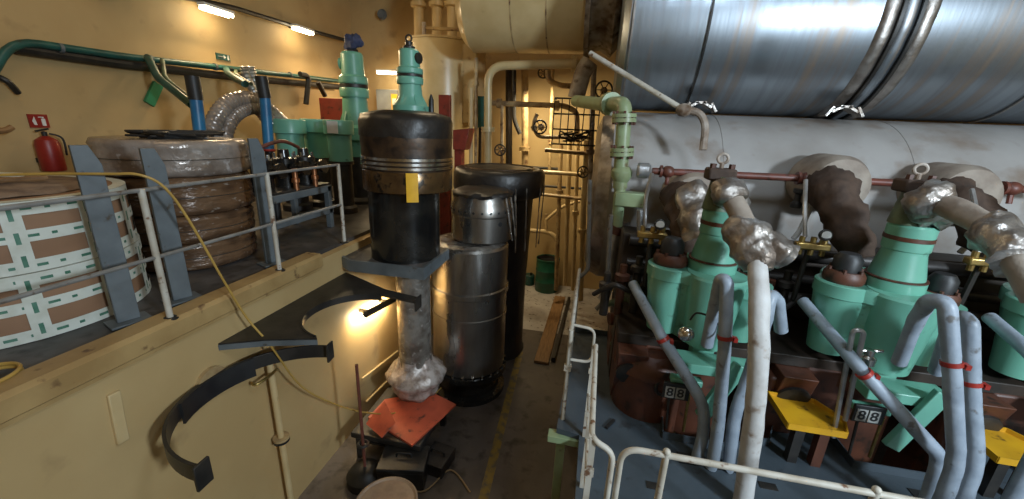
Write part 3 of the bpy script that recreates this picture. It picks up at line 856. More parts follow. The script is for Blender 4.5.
f = W(405, 478, z=FZ); small_box((f.x, f.y, FZ), (.6, .42, .36), .2, 'black tool box on the floor in front of the trestle')
f = W(432, 470, z=FZ); small_box((f.x + .05, f.y + .1, FZ), (.34, .4, .2), -.15, 'low dark grey box on the floor right of the tool box', 'gallery', 'low_box')
f = W(366, 480, z=FZ)
rt_ = W(364, 366, y=f.y)
t = T('rod_stand', 'thin rust-red rod standing in a round black base by the wall', 'rod stand', (f.x, f.y, FZ))
MB().lathe([(0, 0), (.24, 0), (.24, .12), (.18, .2), (.08, .24), (0, .24)], (f.x, f.y, FZ), 28).build('base', M['black_iron'], t)
MB().tube([(f.x, f.y, FZ + .2), (f.x, f.y, rt_.z)], .02, 10).build('rod', M['rust_pipe'], t)
MB().torus((f.x, f.y, FZ + .6), .06, .02, seg=20).build('collar', M['black_iron'], t)
f = W(386, 503, z=FZ + .55)
t = T('tan_barrel', 'barrel with a round tan lid at the bottom edge of the picture', 'barrel', (f.x, f.y, FZ))
MB().lathe([(0, 0), (.32, 0), (.34, .02), (.34, .25), (.35, .27), (.34, .29), (.34, .52), (.3, .54)], (f.x, f.y, FZ), 36).build('body', M['black_iron'], t)
MB().lathe([(.345, .52), (.35, .56), (.33, .565), (.31, .545), (0, .55)], (f.x, f.y, FZ), 36).build('lid', M['tan_lid'], t)
b = MB().tube(spline([W(362, 458, z=FZ + .03), W(380, 470, z=FZ + .03), W(420, 492, z=FZ + .02), W(450, 470, z=FZ + .02), W(470, 492, z=FZ + .02)], 8), .012, 6)
b.build('floor_hose', M['cable_tan'], None, label='thin tan hose trailing over the lower floor', cat='hose')

# ------------------------------------------------------------------ cylinder liners
LX, LY, LR = -1.92, 6.2, .64
t = T('cylinder_liner', 'tall bright steel cylinder liner with bolted dark foot, nearest of the three standing cylinders', 'cylinder liner', (LX, LY, FZ))
MB().lathe([(0, 0), (.66, 0), (.66, .08), (.56, .12), (.56, .38), (.60, .42)], (LX, LY, FZ), 56).build('foot', M['black_oily'], t)
MB().lathe([(.60, .42), (.68, .43), (.68, .53), (.62, .54)], (LX, LY, FZ), 56).build('bolt_flange', M['black_oily'], t)
for k in range(24):
    a = 2 * PI * (k + .5) / 24
    MB().cyl((LX + .65 * math.cos(a), LY + .65 * math.sin(a), FZ + .525), (LX + .65 * math.cos(a), LY + .65 * math.sin(a), FZ + .575), .024, seg=8).build('bolt', M['ring'], t)
MB().lathe([(.60, .54), (LR, .56), (LR, 1.55), (LR + .012, 1.56), (LR + .012, 1.60), (LR, 1.61), (LR, 1.96), (LR + .025, 1.98), (LR + .025, 2.06), (LR, 2.08), (LR, 2.76), (LR - .03, 2.8), (.52, 2.8), (.52, 2.6), (0, 2.6)], (LX, LY, FZ), 72).build('barrel', M['chrome'], t)
MB().lathe([(.6, 2.8), (.5, 2.84), (.42, 2.815), (.3, 2.83), (0, 2.82)], (LX, LY, FZ), 48, jit=.02, js=8).build('plastic_sheet', M['plastic_wrap'], t)
SX, SY, SZ = LX + .17, LY + .1, FZ + 2.85
t = T('liner_collar', 'short steel liner collar with round ports, standing under plastic film on the bright liner', 'liner collar', (SX, SY, SZ))
MB().lathe([(0, 0), (.46, 0), (.50, .03), (.50, .42), (.515, .44), (.515, .58), (.48, .64), (.48, .76), (0, .77)], (SX, SY, SZ), 56).build('collar', M['chrome'], t)
for k in range(24):
    a = 2 * PI * k / 24
    d = V((math.cos(a), math.sin(a), 0))
    MB().cyl(V((SX, SY, SZ + .51)) + d * .5, V((SX, SY, SZ + .51)) + d * .519, .02, seg=10).build('bolt_hole', M['rubber'], t)
for k in range(6):
    a = 2 * PI * k / 6 - 1.75
    d = V((math.cos(a), math.sin(a), 0))
    MB().cyl(V((SX, SY, SZ + .33)) + d * .48, V((SX, SY, SZ + .33)) + d * .504, .035, seg=14).build('port', M['rubber'], t)
MB().lathe([(.482, .72), (.5, .78), (.42, .82), (0, .84)], (SX, SY, SZ), 48, jit=.025, js=7).build('dark_cover', M['black_tarp'], t)
b = MB()
for a in (-.55, -.3, .1):
    b.tube(spline([(SX + (.53 + .01 * j) * math.cos(a + .05 * j), SY + (.53 + .01 * j) * math.sin(a + .05 * j), SZ + .74 - .14 * j) for j in range(6)], 4), .014, 6, jit=.008)
b.build('film_strip', M['plastic_wrap'], t)
BX, BY = -1.80, 7.65
t = T('covered_liner', 'black tarp-covered cylinder behind the bright liner with an overhanging lid', 'cylinder liner', (BX, BY, FZ))
MB().lathe([(0, 0), (.66, 0), (.62, .1), (.62, 1.5), (.66, 3.3), (.7, 3.45)], (BX, BY, FZ), 56, jit=.025, js=3).build('tarp', M['black_tarp'], t)
MB().lathe([(.7, 3.36), (.84, 3.40), (.88, 3.52), (.88, 3.80), (.84, 3.88), (.74, 3.9), (.2, 3.9), (0, 3.9)], (BX, BY, FZ), 56, jit=.02, js=6).build('lid', M['black_tarp'], t)
MB().torus((BX, BY, FZ + 3.9), .66, .02, seg=48).build('lid_rim', M['crown'], t)
b = MB()
for k, a in enumerate((-1.0, -.75, -.3, .0)):
    pts = [(BX + (.89 - .012 * j) * math.cos(a + .02 * j), BY + (.89 - .012 * j) * math.sin(a + .02 * j), FZ + 3.62 - .3 * j) for j in range(5)]
    b.tube(spline(pts, 4), .012, 6, jit=.006)
b.build('plastic_shreds', M['plastic_wrap'], t)

# ------------------------------------------------------------------ clamp arms on the platform wall
def arc_band(b, c, r0, r1, a0, a1, z0, z1, seg=36):
    vs = []
    for k in range(seg + 1):
        a = a0 + (a1 - a0) * k / seg
        for r in (r0, r1):
            for z in (z0, z1):
                vs.append((c[0] + r * math.cos(a), c[1] + r * math.sin(a), z))
    fs = []
    for k in range(seg):
        i = 4 * k
        j = i + 4
        fs += [(i, j, j + 1, i + 1), (i + 2, i + 3, j + 3, j + 2), (i, i + 2, j + 2, j), (i + 1, j + 1, j + 3, i + 3)]
    fs += [(0, 1, 3, 2), (4 * seg, 4 * seg + 2, 4 * seg + 3, 4 * seg + 1)]
    b.add(vs, fs)


ac = (-2.47, 2.53)
t = T('clamp_ring', 'black half-ring clamp with end tabs sticking out of the cream wall, lower and nearer one', 'clamp', (WX, 2.5, -.78))
b = MB(); arc_band(b, ac, .79, .815, R(98), R(272), -.80, -.66); b.build('half_ring', M['black_iron'], t, .003)
b = MB(); arc_band(b, ac, .77, .79, R(150), R(205), -.86, -.66); b.build('inner_pad', M['rubber'], t)
for a in (98, 272):
    d = V((math.cos(R(a)), math.sin(R(a)), 0))
    c = V((ac[0], ac[1], -.73)) + d * .80
    MB().box(c, (.12, .022, .20), Matrix.Rotation(R(a), 3, 'Z')).build('end_tab', M['black_iron'], t, .004)
MB().lathe([(0, 0), (.15, 0), (.15, .04), (0, .04)], (WX, ac[1] + .05, -.73), 24, (1, 0, 0)).build('wall_pad', M['cream_dirty'], t)
MB().bb((WX, ac[1] - .06, -.79), (ac[0] - .78, ac[1] + .06, -.67)).build('wall_stub', M['black_iron'], t)

zz = -.42
cc = (-2.42, 3.62)
cut = [(cc[0] + .56 * math.cos(R(a)), cc[1] + .56 * math.sin(R(a))) for a in range(260, 88, -8)]
poly = [(WX, 2.72), (-2.95, 2.90), (-2.50, 3.05)] + cut + [(-1.95, 4.10), (-1.95, 4.24), (-2.5, 4.36), (WX, 4.75)]
t = T('clamp_plate', 'black plate bracket with a round cut-out on the cream wall, just under the ledge', 'clamp', (WX, 3.6, zz))
MB().prism(poly, zz - .012, zz + .012).build('plate', M['black_iron'], t)
b = MB()
for (p, q) in zip(poly[:2], poly[1:3]):
    b.bar(V((*p, zz - .03)), V((*q, zz - .03)), .015, .055, (0, 0, 1))
b.build('front_lip', M['grey_steel'], t)
b = MB()
arc_band(b, cc, .545, .565, R(258), R(92), zz - .06, zz + .02)
b.build('rim', M['black_iron'], t)
p = W(404, 297, z=zz)
MB().box((-1.95, 4.17, zz - .03), (.02, .16, .16)).build('end_tab', M['black_iron'], t)

# hand lamp clipped on the wall under the platform
a, b_ = W(362, 317, x=WX + .16), W(394, 300, x=WX + .16)
t = T('work_lamp', 'lit fluorescent work lamp clipped to the cream wall under the platform', 'lamp', a)
MB().tube([a + V((.06, 0, .05)), b_ + V((.06, 0, .05))], .05, 12).build('holder', M['black_iron'], t)
MB().tube([a + (b_ - a) * .06, b_ - (b_ - a) * .05], .03, 12).build('tube', M['lamp_white'], t)
for s in (.2, .8):
    c = a + (b_ - a) * s
    MB().bb((WX, c.y - .02, c.z), (c.x + .05, c.y + .02, c.z + .05)).build('clip', M['black_iron'], t)
ld = bpy.data.lights.new('work_lamp_light', 'AREA')
ld.shape = 'RECTANGLE'; ld.size = (b_ - a).length; ld.size_y = .05; ld.energy = 34; ld.color = (1, .80, .5)
lo = bpy.data.objects.new('work_lamp_light', ld); COL.objects.link(lo)
ax = (b_ - a).normalized(); zz_ = V((.85, 0, .5)); zz_ = (zz_ - ax * zz_.dot(ax)).normalized()
mm = Matrix((ax, zz_.cross(ax), zz_)).transposed().to_4x4(); mm.translation = (a + b_) / 2 + V((-.045, 0, -.03)); lo.matrix_world = mm

# cream pipe and small bar on the platform wall
p0 = W(270, 366, x=WX + .1); p1 = W(288, 499, x=WX + .1)
t = T('drain_pipe', 'cream pipe with a dark flange running down the cream wall', 'pipe', (WX + .1, p0.y, FZ))
MB().tube(fillet([(WX + .002, p0.y, p0.z + .1), (WX + .1, p0.y, p0.z + .1), (WX + .1, p0.y, FZ)], .05), .034, 12).build('pipe', M['cream'], t)
c = W(283, 437, x=WX + .1)
MB().lathe([(.034, -.03), (.085, -.03), (.085, -.008), (.034, -.008)], (WX + .1, p0.y, c.z), 20).build('lower_flange', M['black_iron'], t)
MB().lathe([(.034, .0), (.085, .0), (.085, .03), (.034, .03)], (WX + .1, p0.y, c.z), 20).build('upper_flange', M['cream_dirty'], t)
c = W(264, 378, x=WX + .1)
MB().tube(spline([(WX + .13, p0.y + .05, c.z + .02), (WX + .15, p0.y - .08, c.z + .02), (WX + .12, p0.y - .22, c.z + .01), (WX + .04, p0.y - .2, c.z)], 6), .016, 8).build('valve_handle', M['brass'], t)
p, q = W(113, 393, x=WX + .012), W(123, 442, x=WX + .012)
MB().bar(p, q, .08, .03, (1, 0, 0)).build('wall_bar', M['cream'], None, .008, 'short cream flat bar welded to the platform wall at left', 'bar')
for i, (pa, pb) in enumerate((((362, 379), (398, 351)), ((366, 402), (398, 370)))):
    MB().bar(W(*pa, x=WX + .03), W(*pb, x=WX + .03), .035, .03).build('wall_batten', M['cream'], None, .006, ['upper cream batten on the wall below the work lamp', 'lower cream batten on the wall below the work lamp'][i], 'batten', 'cream battens below the work lamp')

# ------------------------------------------------------------------ lower floor
fl = lambda px, py: W(px, py, z=FZ + .004)
for i, (pa, pb, w, lb) in enumerate((((512, 385), (478, 520), .13, 'worn yellow stripe painted on the lower floor'),)):
    a, b_ = W(*pa, z=FZ), W(*pb, z=FZ)
    d = (b_ - a).normalized(); s = V((-d.y, d.x, 0)) * w / 2
    a = a - d * 1.2
    bb = MB().add([a - s + V((0, 0, .006)), a + s + V((0, 0, .006)), b_ + s + V((0, 0, .006)), b_ - s + V((0, 0, .006)), a - s, a + s, b_ + s, b_ - s],
                  [(0, 1, 2, 3), (7, 6, 5, 4), (0, 4, 5, 1), (1, 5, 6, 2), (2, 6, 7, 3), (3, 7, 4, 0)])
    bb.build('floor_stripe', mat('worn_yellow', (.22, .145, .025), (.10, .08, .05), .6, scale=7, mix=(.45, .6)), None, label=lb, cat='floor marking')
a, b_ = W(541, 364, z=FZ), W(560, 298, z=FZ)
MB().bar(a + V((0, 0, .03)), b_ + V((0, 0, .03)), .30, .055, (0, 0, 1)).build('plank', M['wood'], None, .006, 'long wooden plank lying on the lower floor beside the railing', 'plank')
a, b_ = W(553, 362, z=FZ), W(569, 300, z=FZ)
MB().bar(a + V((0, 0, .05)), b_ + V((0, 0, .05)), .08, .1, (0, 0, 1)).build('timber', M['black_iron'], None, .006, 'dark timber lying right of the wooden plank', 'timber')
c = W(546, 289.5, z=FZ)
t = T('oil_drum', 'dark green open oil drum at the far end of the lower floor', 'drum', (c.x, c.y, FZ))
MB().lathe([(0, 0), (.33, 0), (.34, .02), (.34, .3), (.352, .32), (.34, .34), (.34, .64), (.352, .66), (.34, .68), (.34, 1.0)], (c.x, c.y, FZ), 36).build('body', M['drum_green'], t)
MB().torus((c.x, c.y, FZ + 1.0), .34, .015, seg=36).build('rim', M['drum_green'], t)
MB().lathe([(.33, .98), (.31, .9), (0, .9)], (c.x, c.y, FZ), 30).build('content', M['rubber'], t)
c = W(529, 284, z=FZ)
t = T('green_can', 'low dark green can left of the oil drum', 'can', (c.x, c.y, FZ))
MB().lathe([(0, 0), (.16, 0), (.16, .3), (.14, .32), (0, .32)], (c.x, c.y, FZ), 24).build('body', M['teal_dark'], t)
MB().cyl((c.x + .05, c.y, FZ + .32), (c.x + .05, c.y, FZ + .38), .035, seg=12).build('cap', M['black_iron'], t)

# ------------------------------------------------------------------ far side: tank, cream duct, pipes
c = W(442, 42, y=10.4)
TR = .86
t = T('settling_tank', 'tall cream round tank in the far corner with pipes on its top', 'tank', (c.x, 10.4, FZ))
zt = c.z
MB().lathe([(0, FZ), (TR, FZ), (TR, zt - .02), (TR - .03, zt), (0, zt)], (c.x, 10.4, 0), 48).build('shell', M['cream_gloss'], t)
MB().bb((c.x + .55, 9.9, zt - 1.9), (c.x + 1.05, 10.7, zt - .12)).build('side_casing', M['cream'], t, .02)
MB().lathe([(TR, zt - .06), (TR + .02, zt - .05), (TR + .02, zt - .01), (TR, zt)], (c.x, 10.4, 0), 48).build('top_rim', M['cream'], t)
for i, px in enumerate((419, 437, 452)):
    q = W(px, 30, y=10.4)
    MB().lathe([(.12, zt), (.12, zt + .75), (.19, zt + .78), (.19, zt + .86), (.14, zt + .87), (.14, ZC)], (q.x, 10.4, 0), 20).build('riser_pipe', M['cream'], None, label=['left cream riser pipe on top of the cream tank', 'middle cream riser pipe on top of the cream tank', 'right cream riser pipe on top of the cream tank'][i], cat='pipe', group='riser pipes on the cream tank')
MB().tube([W(426, 28, y=9.9), W(466, 30, y=9.9)], .04, 8).build('gauge_pipe', M['cream_dirty'], None, label='thin dirty pipe across the risers above the cream tank', cat='pipe')
q = W(424, 34, y=9.9)
MB().tube([(q.x, 9.9, zt - .02), (q.x, 9.9, q.z + .25)], .05, 10).build('vent_stub', M['flange_dirty'], None, label='short dirty vent stub on the front of the tank top', cat='vent')
# red post and bracket in front
for i, (px, pt, pb, w, y, lb) in enumerate(((445, 95, 175, .24, 8.3, 'narrow rust-red post in front of the cream tank'),)):
    p = W(px, pt, y=y)
    MB().bb((p.x - w / 2, y - .06, FZ), (p.x + w / 2, y + .06, p.z)).build('red_post', M['red_dull'], None, .008, lb, 'post')
p, q = W(456, 130, y=8.4), W(472, 150, y=8.4)
t = T('red_stand', 'red steel stand with a flared top right of the red post', 'stand', ((p.x + q.x) / 2, 8.4, FZ))
MB().add([(p.x, 8.2, p.z), (q.x, 8.2, p.z + .05), (q.x - .1, 8.2, q.z), (p.x, 8.2, q.z), (p.x, 8.6, p.z), (q.x, 8.6, p.z + .05), (q.x - .1, 8.6, q.z), (p.x, 8.6, q.z)],
         [(0, 3, 2, 1), (4, 5, 6, 7), (0, 1, 5, 4), (1, 2, 6, 5), (2, 3, 7, 6), (3, 0, 4, 7)]).build('flared_top', M['red_dull'], t, .01)
MB().bb((p.x, 8.3, FZ), (p.x + .16, 8.5, q.z)).build('column', M['red_dull'], t)

# big horizontal cream cylinder
c = W(525, 53, y=8.7)
DR = .90
dz = c.z + DR
x0, x1 = W(461, 30, y=8.7).x, W(586, 30, y=8.7).x
t = T('cream_air_duct', 'big horizontal cream cylinder high at the far side with a dirty bolted end', 'duct', ((x0 + x1) / 2, 8.7, c.z))
MB().lathe([(0, 0), (.45, .02), (.75, .12), (.9, .28), (DR, .5), (DR, x1 - x0)], (x0, 8.7, dz), 56, (1, 0, 0)).build('shell', M['cream_gloss'], t)
for f in (.34, .66):
    MB().lathe([(DR, -.015), (DR + .006, -.01), (DR + .006, .01), (DR, .015)], (x0 + .5 + (x1 - x0 - .5) * f, 8.7, dz), 56, (1, 0, 0)).build('seam', M['cream_dirty'], t)
MB().lathe([(DR - .02, 0), (DR + .10, 0), (DR + .10, .09), (DR - .02, .09)], (x1, 8.7, dz), 56, (1, 0, 0)).build('flange', M['flange_dirty'], t)
MB().lathe([(DR - .03, .09), (DR - .06, .3), (DR - .0, .4), (DR + .06, .5), (DR - .08, .62), (0, .62)], (x1, 8.7, dz), 48, (1, 0, 0), jit=.04, js=4).build('dirty_bellows', M['flange_dirty'], t)


def pipe(pts, r, y, mt, label, rad=.12, name='service_pipe', flanges=(), seg=10):
    P = [W(px, py, y=y) if not isinstance(y, (list, tuple)) else W(px, py, y=y[i]) for i, (px, py) in enumerate(pts)]
    if not flanges:
        return MB().tube(fillet(P, rad), r, seg).build(name, M[mt], None, label=label, cat='pipe')
    t = T(name, label, 'pipe', P[0])
    MB().tube(fillet(P, rad), r, seg).build('pipe', M[mt], t)
    for (i, f) in flanges:
        c = P[i] + (P[i + 1] - P[i]) * f
        d = (P[i + 1] - P[i]).normalized()
        MB().lathe([(r * .9, -.05), (r * 1.75, -.05), (r * 1.75, -.006), (r * 1.5, -.006), (r * 1.5, .006), (r * 1.75, .006), (r * 1.75, .05), (r * .9, .05)], c, 18, d).build('flange', M[mt], t)
    return t


pipe([(488, 200), (488, 66), (590, 63)], .085, 8.65, 'cream_gloss', 'cream pipe that rises beside the tank and turns right under the cream duct', .35, flanges=((0, .55), (1, .85)), seg=14)
pipe([(590, 61), (583, 72), (576, 98)], .16, 8.2, 'flange_dirty', 'short dirty grey elbow dropping from the end of the cream pipe', .15, 'elbow_pipe', seg=14)
pipe([(476, 58), (476, 178)], .04, 9.0, 'cream_dirty', 'thin cream upright pipe close to the tank casing', flanges=((0, .2),))
pipe([(471, 88), (471, 178)], .05, 9.0, 'cream', 'second thin cream upright pipe beside the tank casing')
pipe([(502, 102), (502, 200)], .045, 9.4, 'cream_dirty', 'thin cream upright pipe right of the tall cream pipe')
p, q = W(477, 96, y=9.2), W(486, 128, y=9.2)
t = T('level_gauge_panel', 'narrow dark green panel between the cream pipes beside the tank', 'panel', ((p.x + q.x) / 2, 9.2, q.z))
MB().bb((p.x, 9.2, q.z), (q.x, 9.3, p.z)).build('panel', M['teal_dark'], t, .01)
MB().bb((p.x + .03, 9.28, FZ), (p.x + .09, 9.34, q.z)).build('stand', M['black_iron'], t)
pipe([(492, 103), (566, 106), (577, 112), (577, 142)], .06, 9.4, 'cream_dirty', 'brownish pipe running right from the tall cream pipe and bending down', .18, flanges=((0, .88), (0, .1)))
pipe([(525, 64), (525, 175)], .085, 10.4, 'cream_dirty', 'thick dirty cream upright pipe in the middle of the back pipework', flanges=((0, .75),))
pipe([(514, 66), (514, 120), (520, 134)], .055, 10.2, 'black_iron', 'dark curved upright pipe left of the thick cream one', .3)
pipe([(509, 66), (509, 170)], .09, 10.9, 'dark_bay', 'black upright pipe furthest back in the pipework')
pipe([(537, 114), (533, 124), (537, 137), (592, 138)], .04, 9.2, 'cream_dirty', 'thin bent pipe under the brownish pipe', .2, flanges=((1, .3),))
pipe([(548, 70), (548, 80), (560, 86), (580, 86)], .06, 9.6, 'cream_dirty', 'dirty bent pipe hidden under the cream duct', .2)
for i, (px, a_, b_, r, y, mt, lb) in enumerate(((561, 145, 290, .055, 10.2, 'cream_dirty', 'leftmost cream downpipe at the right of the far wall'), (570, 138, 285, .06, 10.0, 'cream', 'second cream downpipe at the right of the far wall'),
                                       (578, 140, 290, .05, 9.8, 'cream', 'third cream downpipe at the right of the far wall'), (586, 140, 300, .07, 9.5, 'cream_gloss', 'fourth and brightest cream downpipe at the right of the far wall'),
                                       (594, 66, 200, .06, 9.3, 'flange_dirty', 'dirty downpipe close to the end of the white receiver'), (553, 66, 172, .04, 10.6, 'cream_dirty', 'thin upright pipe behind the cable cage'))):
    pipe([(px, a_), (px - (b_ - a_) * .035, b_)], r, y, mt, lb, flanges=((0, .3 + .08 * i),))
for i, (a, b_, r, y, mt, lb) in enumerate((((540, 172), (590, 175), .05, 9.6, 'cream', 'upper level pipe crossing the far downpipes'), ((545, 150), (592, 154), .05, 9.4, 'cream_dirty', 'level pipe just under the cable cage'),
                                   ((530, 193), (583, 199), .04, 9.7, 'cream_dirty', 'lower level pipe crossing the far downpipes'), ((496, 165), (560, 169), .035, 10.8, 'black_iron', 'dark level pipe low behind the covered liner'),
                                   ((543, 186), (588, 189), .03, 10.5, 'black_iron', 'thin dark level conduit between the far level pipes'))):
    pipe([a, b_], r, y, mt, lb)
pipe([(546, 220), (562, 206), (584, 200)], .045, 10.9, 'cream', 'slanting cream pipe on the far wall', .2)
pipe([(546, 214), (546, 231)], .05, 11.2, 'cream_dirty', 'short cream stub under the slanting pipe')
pipe([(524, 230), (549, 232), (557, 238), (557, 285)], .065, 11.0, 'cream', 'cream elbow pipe going down to the floor right of the oil drum', .25)
# wire cage / cable tray
p, q = W(555, 98, y=8.9), W(596, 146, y=8.9)
t = T('cable_cage', 'dark wire cage in front of the far pipework', 'cage', ((p.x + q.x) / 2, 8.9, q.z))
for k in range(4):
    z = q.z + (p.z - q.z) * k / 3
    MB().tube(fillet([(p.x, 9.2, z), (p.x, 8.9, z), (q.x, 8.9, z), (q.x, 9.2, z)], .05), .018, 6).build('hoop', M['black_iron'], t)
for k in range(7):
    x = p.x + (q.x - p.x) * k / 6
    MB().tube([(x, 8.88, q.z), (x, 8.88, p.z)], .012, 6).build('wire', M['black_iron'], t)
for k in range(3):
    y = 8.95 + .1 * k
    MB().tube([(p.x, y, q.z), (q.x, y, q.z)], .012, 6).build('floor_wire', M['black_iron'], t)
b = MB()
random.seed(11)
for k in range(5):
    pts = [V((p.x + .1 + random.random() * .7, 9.05 + .03 * k, q.z + .06 + random.random() * .25)) for _ in range(5)]
    b.tube(spline(pts, 6), .018, 6)
b.build('cable_bundle', M['black_iron'], None, label='bundle of dark cables lying in the wire cage', cat='cables', kind='stuff')
# valves with handwheels
for i, (px, py, y, rr, lb) in enumerate(((543, 73, 9.9, .11, 'small dark handwheel valve high in the back pipework'), (540, 127, 9.05, .14, 'dark handwheel valve on the thin bent pipe'), (500, 150, 9.2, .12, 'dark handwheel valve left in the back pipework'),
                                    (583, 172, 9.3, .12, 'dark handwheel valve on the far downpipes'), (604, 90, 8.4, .16, 'dirty handwheel valve below the diagonal strut'))):
    c = W(px, py, y=y)
    t = T('handwheel_valve', lb, 'valve', c, 'handwheel valves of the back pipework')
    MB().torus(c, rr, .018, (.2, -1, .1), 22, 8).build('handwheel', M['black_iron'], t)
    b = MB()
    for k in range(3):
        a = k * PI / 3
        b.tube([c + V((rr * math.cos(a), 0, rr * math.sin(a))), c - V((rr * math.cos(a), 0, rr * math.sin(a)))], .01, 6)
    b.build('spokes', M['black_iron'], t)
    MB().lathe([(0, -.02), (.025, -.02), (.025, .12), (.07, .14), (.07, .28), (0, .3)], c, 14, (0, 1, 0)).build('valve_body', M['cream_dirty'], t)

# green cooling water pipe
t = T('green_water_pipe', 'pale green flanged pipe coming from the back and turning down beside the white receiver', 'pipe', W(578, 102, y=5.6))
gy = 5.45
G = [W(576, 101, y=7.2), W(600, 104, y=6.2), W(625, 104, y=gy), W(622, 150, y=gy), W(620, 188, y=gy), W(617, 226, y=gy)]
MB().tube(fillet(G[:4] + [G[4]], .12, 7), .092, 18).build('pipe', M['green'], t)
for i, f in ((1, .45), (2, .30), (3, .05)):
    c = G[i] + (G[i + 1] - G[i]) * f
    d = (G[i + 1] - G[i]).normalized()
    fl_ = MB().lathe([(.08, -.05), (.15, -.05), (.15, -.006), (.13, -.006), (.13, .006), (.15, .006), (.15, .05), (.08, .05)], c, 22, d).build('flange', M['green'], t)
    if i != 1:
        for k in range(8):
            a = k * PI / 4
            e = c + V((math.cos(a) * .128, math.sin(a) * .128, 0))
            MB().cyl(e - d * .08, e + d * .08, .016, seg=6).build('bolt', M['rust'], fl_)
MB().lathe([(.092, 0), (.135, -.06), (.135, -.12), (.1, -.18), (.09, -.2)], G[4] + V((0, 0, .28)), 20).build('reducer', M['green'], t)
MB().tube([G[4], G[5]], .075, 14).build('lower_pipe', M['green'], t)
c = G[4] + V((.08, -.02, -.12))
MB().bb((c.x - .14, c.y - .12, c.z - .1), (c.x + .24, c.y + .1, c.z + .08)).build('valve_block', M['green'], t, .015)
MB().tube([G[5], G[5] + V((-.03, 0, -.1))], .1, 14).build('clamp', M['rust'], t)
MB().tube(spline([G[5] + V((0, 0, -.05)), W(613, 250, y=gy), W(609, 282, y=gy), W(603, 300, y=gy)], 6), .075, 14, jit=.006).build('silver_drain_pipe', M['silver_pipe'], None, label='silver lagged pipe continuing down from the green pipe', cat='pipe')
MB().tube(spline([W(625, 222, y=gy + .2), W(624, 245, y=gy + .2), W(622, 270, y=gy + .2)], 6), .06, 12).build('silver_drain_pipe', M['silver_pipe'], None, label='shorter silver lagged pipe right behind the first one', cat='pipe')

# diagonal strut with a lug
a, b_ = W(590, 53, y=6.0), W(684, 110, y=5.55)
t = T('diagonal_strut', 'long pale diagonal pipe strut crossing the end of the silver duct', 'strut', b_)
MB().tube([a, b_], .034, 12).build('tube', M['rail'], t)
MB().ball(b_, .1, (1, 1, .8)).build('end_joint', M['flange_dirty'], t)
MB().tube(fillet([b_, W(700, 112, y=5.5), W(706, 125, y=5.45), W(703, 150, y=5.4)], .1), .045, 10).build('hooked_end', M['flange_dirty'], t)

# ------------------------------------------------------------------ big receivers
UY, UR = 7.20, 1.22
UZ = 1.99 + UR
x0 = W(620, 50, y=6.2).x
t = T('silver_exhaust_duct', 'huge silver sheet-metal exhaust duct running across the upper right', 'duct', (x0 + 4, UY, UZ - UR))
MB().lathe([(0, 0), (UR - .1, 0), (UR, .08), (UR, 1.05)], (x0, UY, UZ), 96, (1, 0, 0)).build('end_section', M['duct'], t)
MB().lathe([(UR + .012, 1.03), (UR + .012, 3.0)], (x0, UY, UZ), 96, (1, 0, 0)).build('left_section', M['duct'], t)
MB().lathe([(UR + .004, 3.0), (UR + .004, 8.2)], (x0, UY, UZ), 96, (1, 0, 0)).build('right_section', M['duct'], t)
xb = W(838, 110, y=6.75).x
for k, dx in enumerate((-.10, .09, .28)):
    MB().lathe([(UR, -.085), (UR + .03, -.075), (UR + .05, -.03), (UR + .05, .03), (UR + .03, .075), (UR, .085)], (xb + dx, UY, UZ), 96, (1, 0, 0), jit=.012, js=6).build('lagging_band', M['duct_strap'] if k != 1 else M['duct'], t)
for dx in (-.005, .185):
    MB().lathe([(UR + .01, -.018), (UR + .07, -.018), (UR + .07, .018), (UR + .01, .018)], (xb + dx, UY, UZ), 96, (1, 0, 0)).build('expansion_rib', M['black_iron'], t)
for dx in (.12, 1.05, 3.0 + 1.9):
    MB().lathe([(UR + .01, -.012), (UR + .03, -.012), (UR + .03, .012), (UR + .01, .012)], (x0 + dx, UY, UZ), 96, (1, 0, 0)).build('seam', M['black_iron'] if dx == 1.05 else M['duct_strap'], t)
# lagging bulge (a saddle of sheet metal further right)
for i, x in enumerate((W(702, 113, y=6.2).x, W(850, 120, y=6.2).x)):
    b = MB()
    for k in range(5):
        a = -PI / 2 + (k - 2) * .06
        b.box((x + (k - 2) * .09, UY - .75, UZ - UR + .10 - .03 * abs(k - 2)), (.14, .2, .03), Matrix.Rotation(.5 * (k - 2), 3, 'Y'))
    b.build('crumpled_edge', M['foil'], t)
RY, RR, RZ = 7.05, 1.38, .58
xr0 = W(590, 200, y=RY).x
t = T('white_scavenge_receiver', 'huge dull white receiver cylinder lying behind the engine under the silver duct', 'receiver', (xr0 + 4, RY, RZ - RR))
MB().lathe([(0, 0), (RR - .3, .0), (RR - .08, .08), (RR, .25)], (xr0, RY, RZ), 96, (1, 0, 0)).build('end_cap', M['duct_strap'], t)
MB().lathe([(RR, .25), (RR, 8.2)], (xr0, RY, RZ), 96, (1, 0, 0)).build('shell', M['receiver'], t)
for dx in (1.7, 3.9):
    MB().lathe([(RR, -.01), (RR + .006, -.008), (RR + .006, .008), (RR, .01)], (xr0 + dx, RY, RZ), 96, (1, 0, 0)).build('weld_seam', M['receiver'], t)
for dx in (.8, 3.3, 5.6):
    MB().bb((xr0 + dx, RY - .8, FZ), (xr0 + dx + .3, RY + .8, RZ - RR * .8)).build('saddle', M['rust'], t)

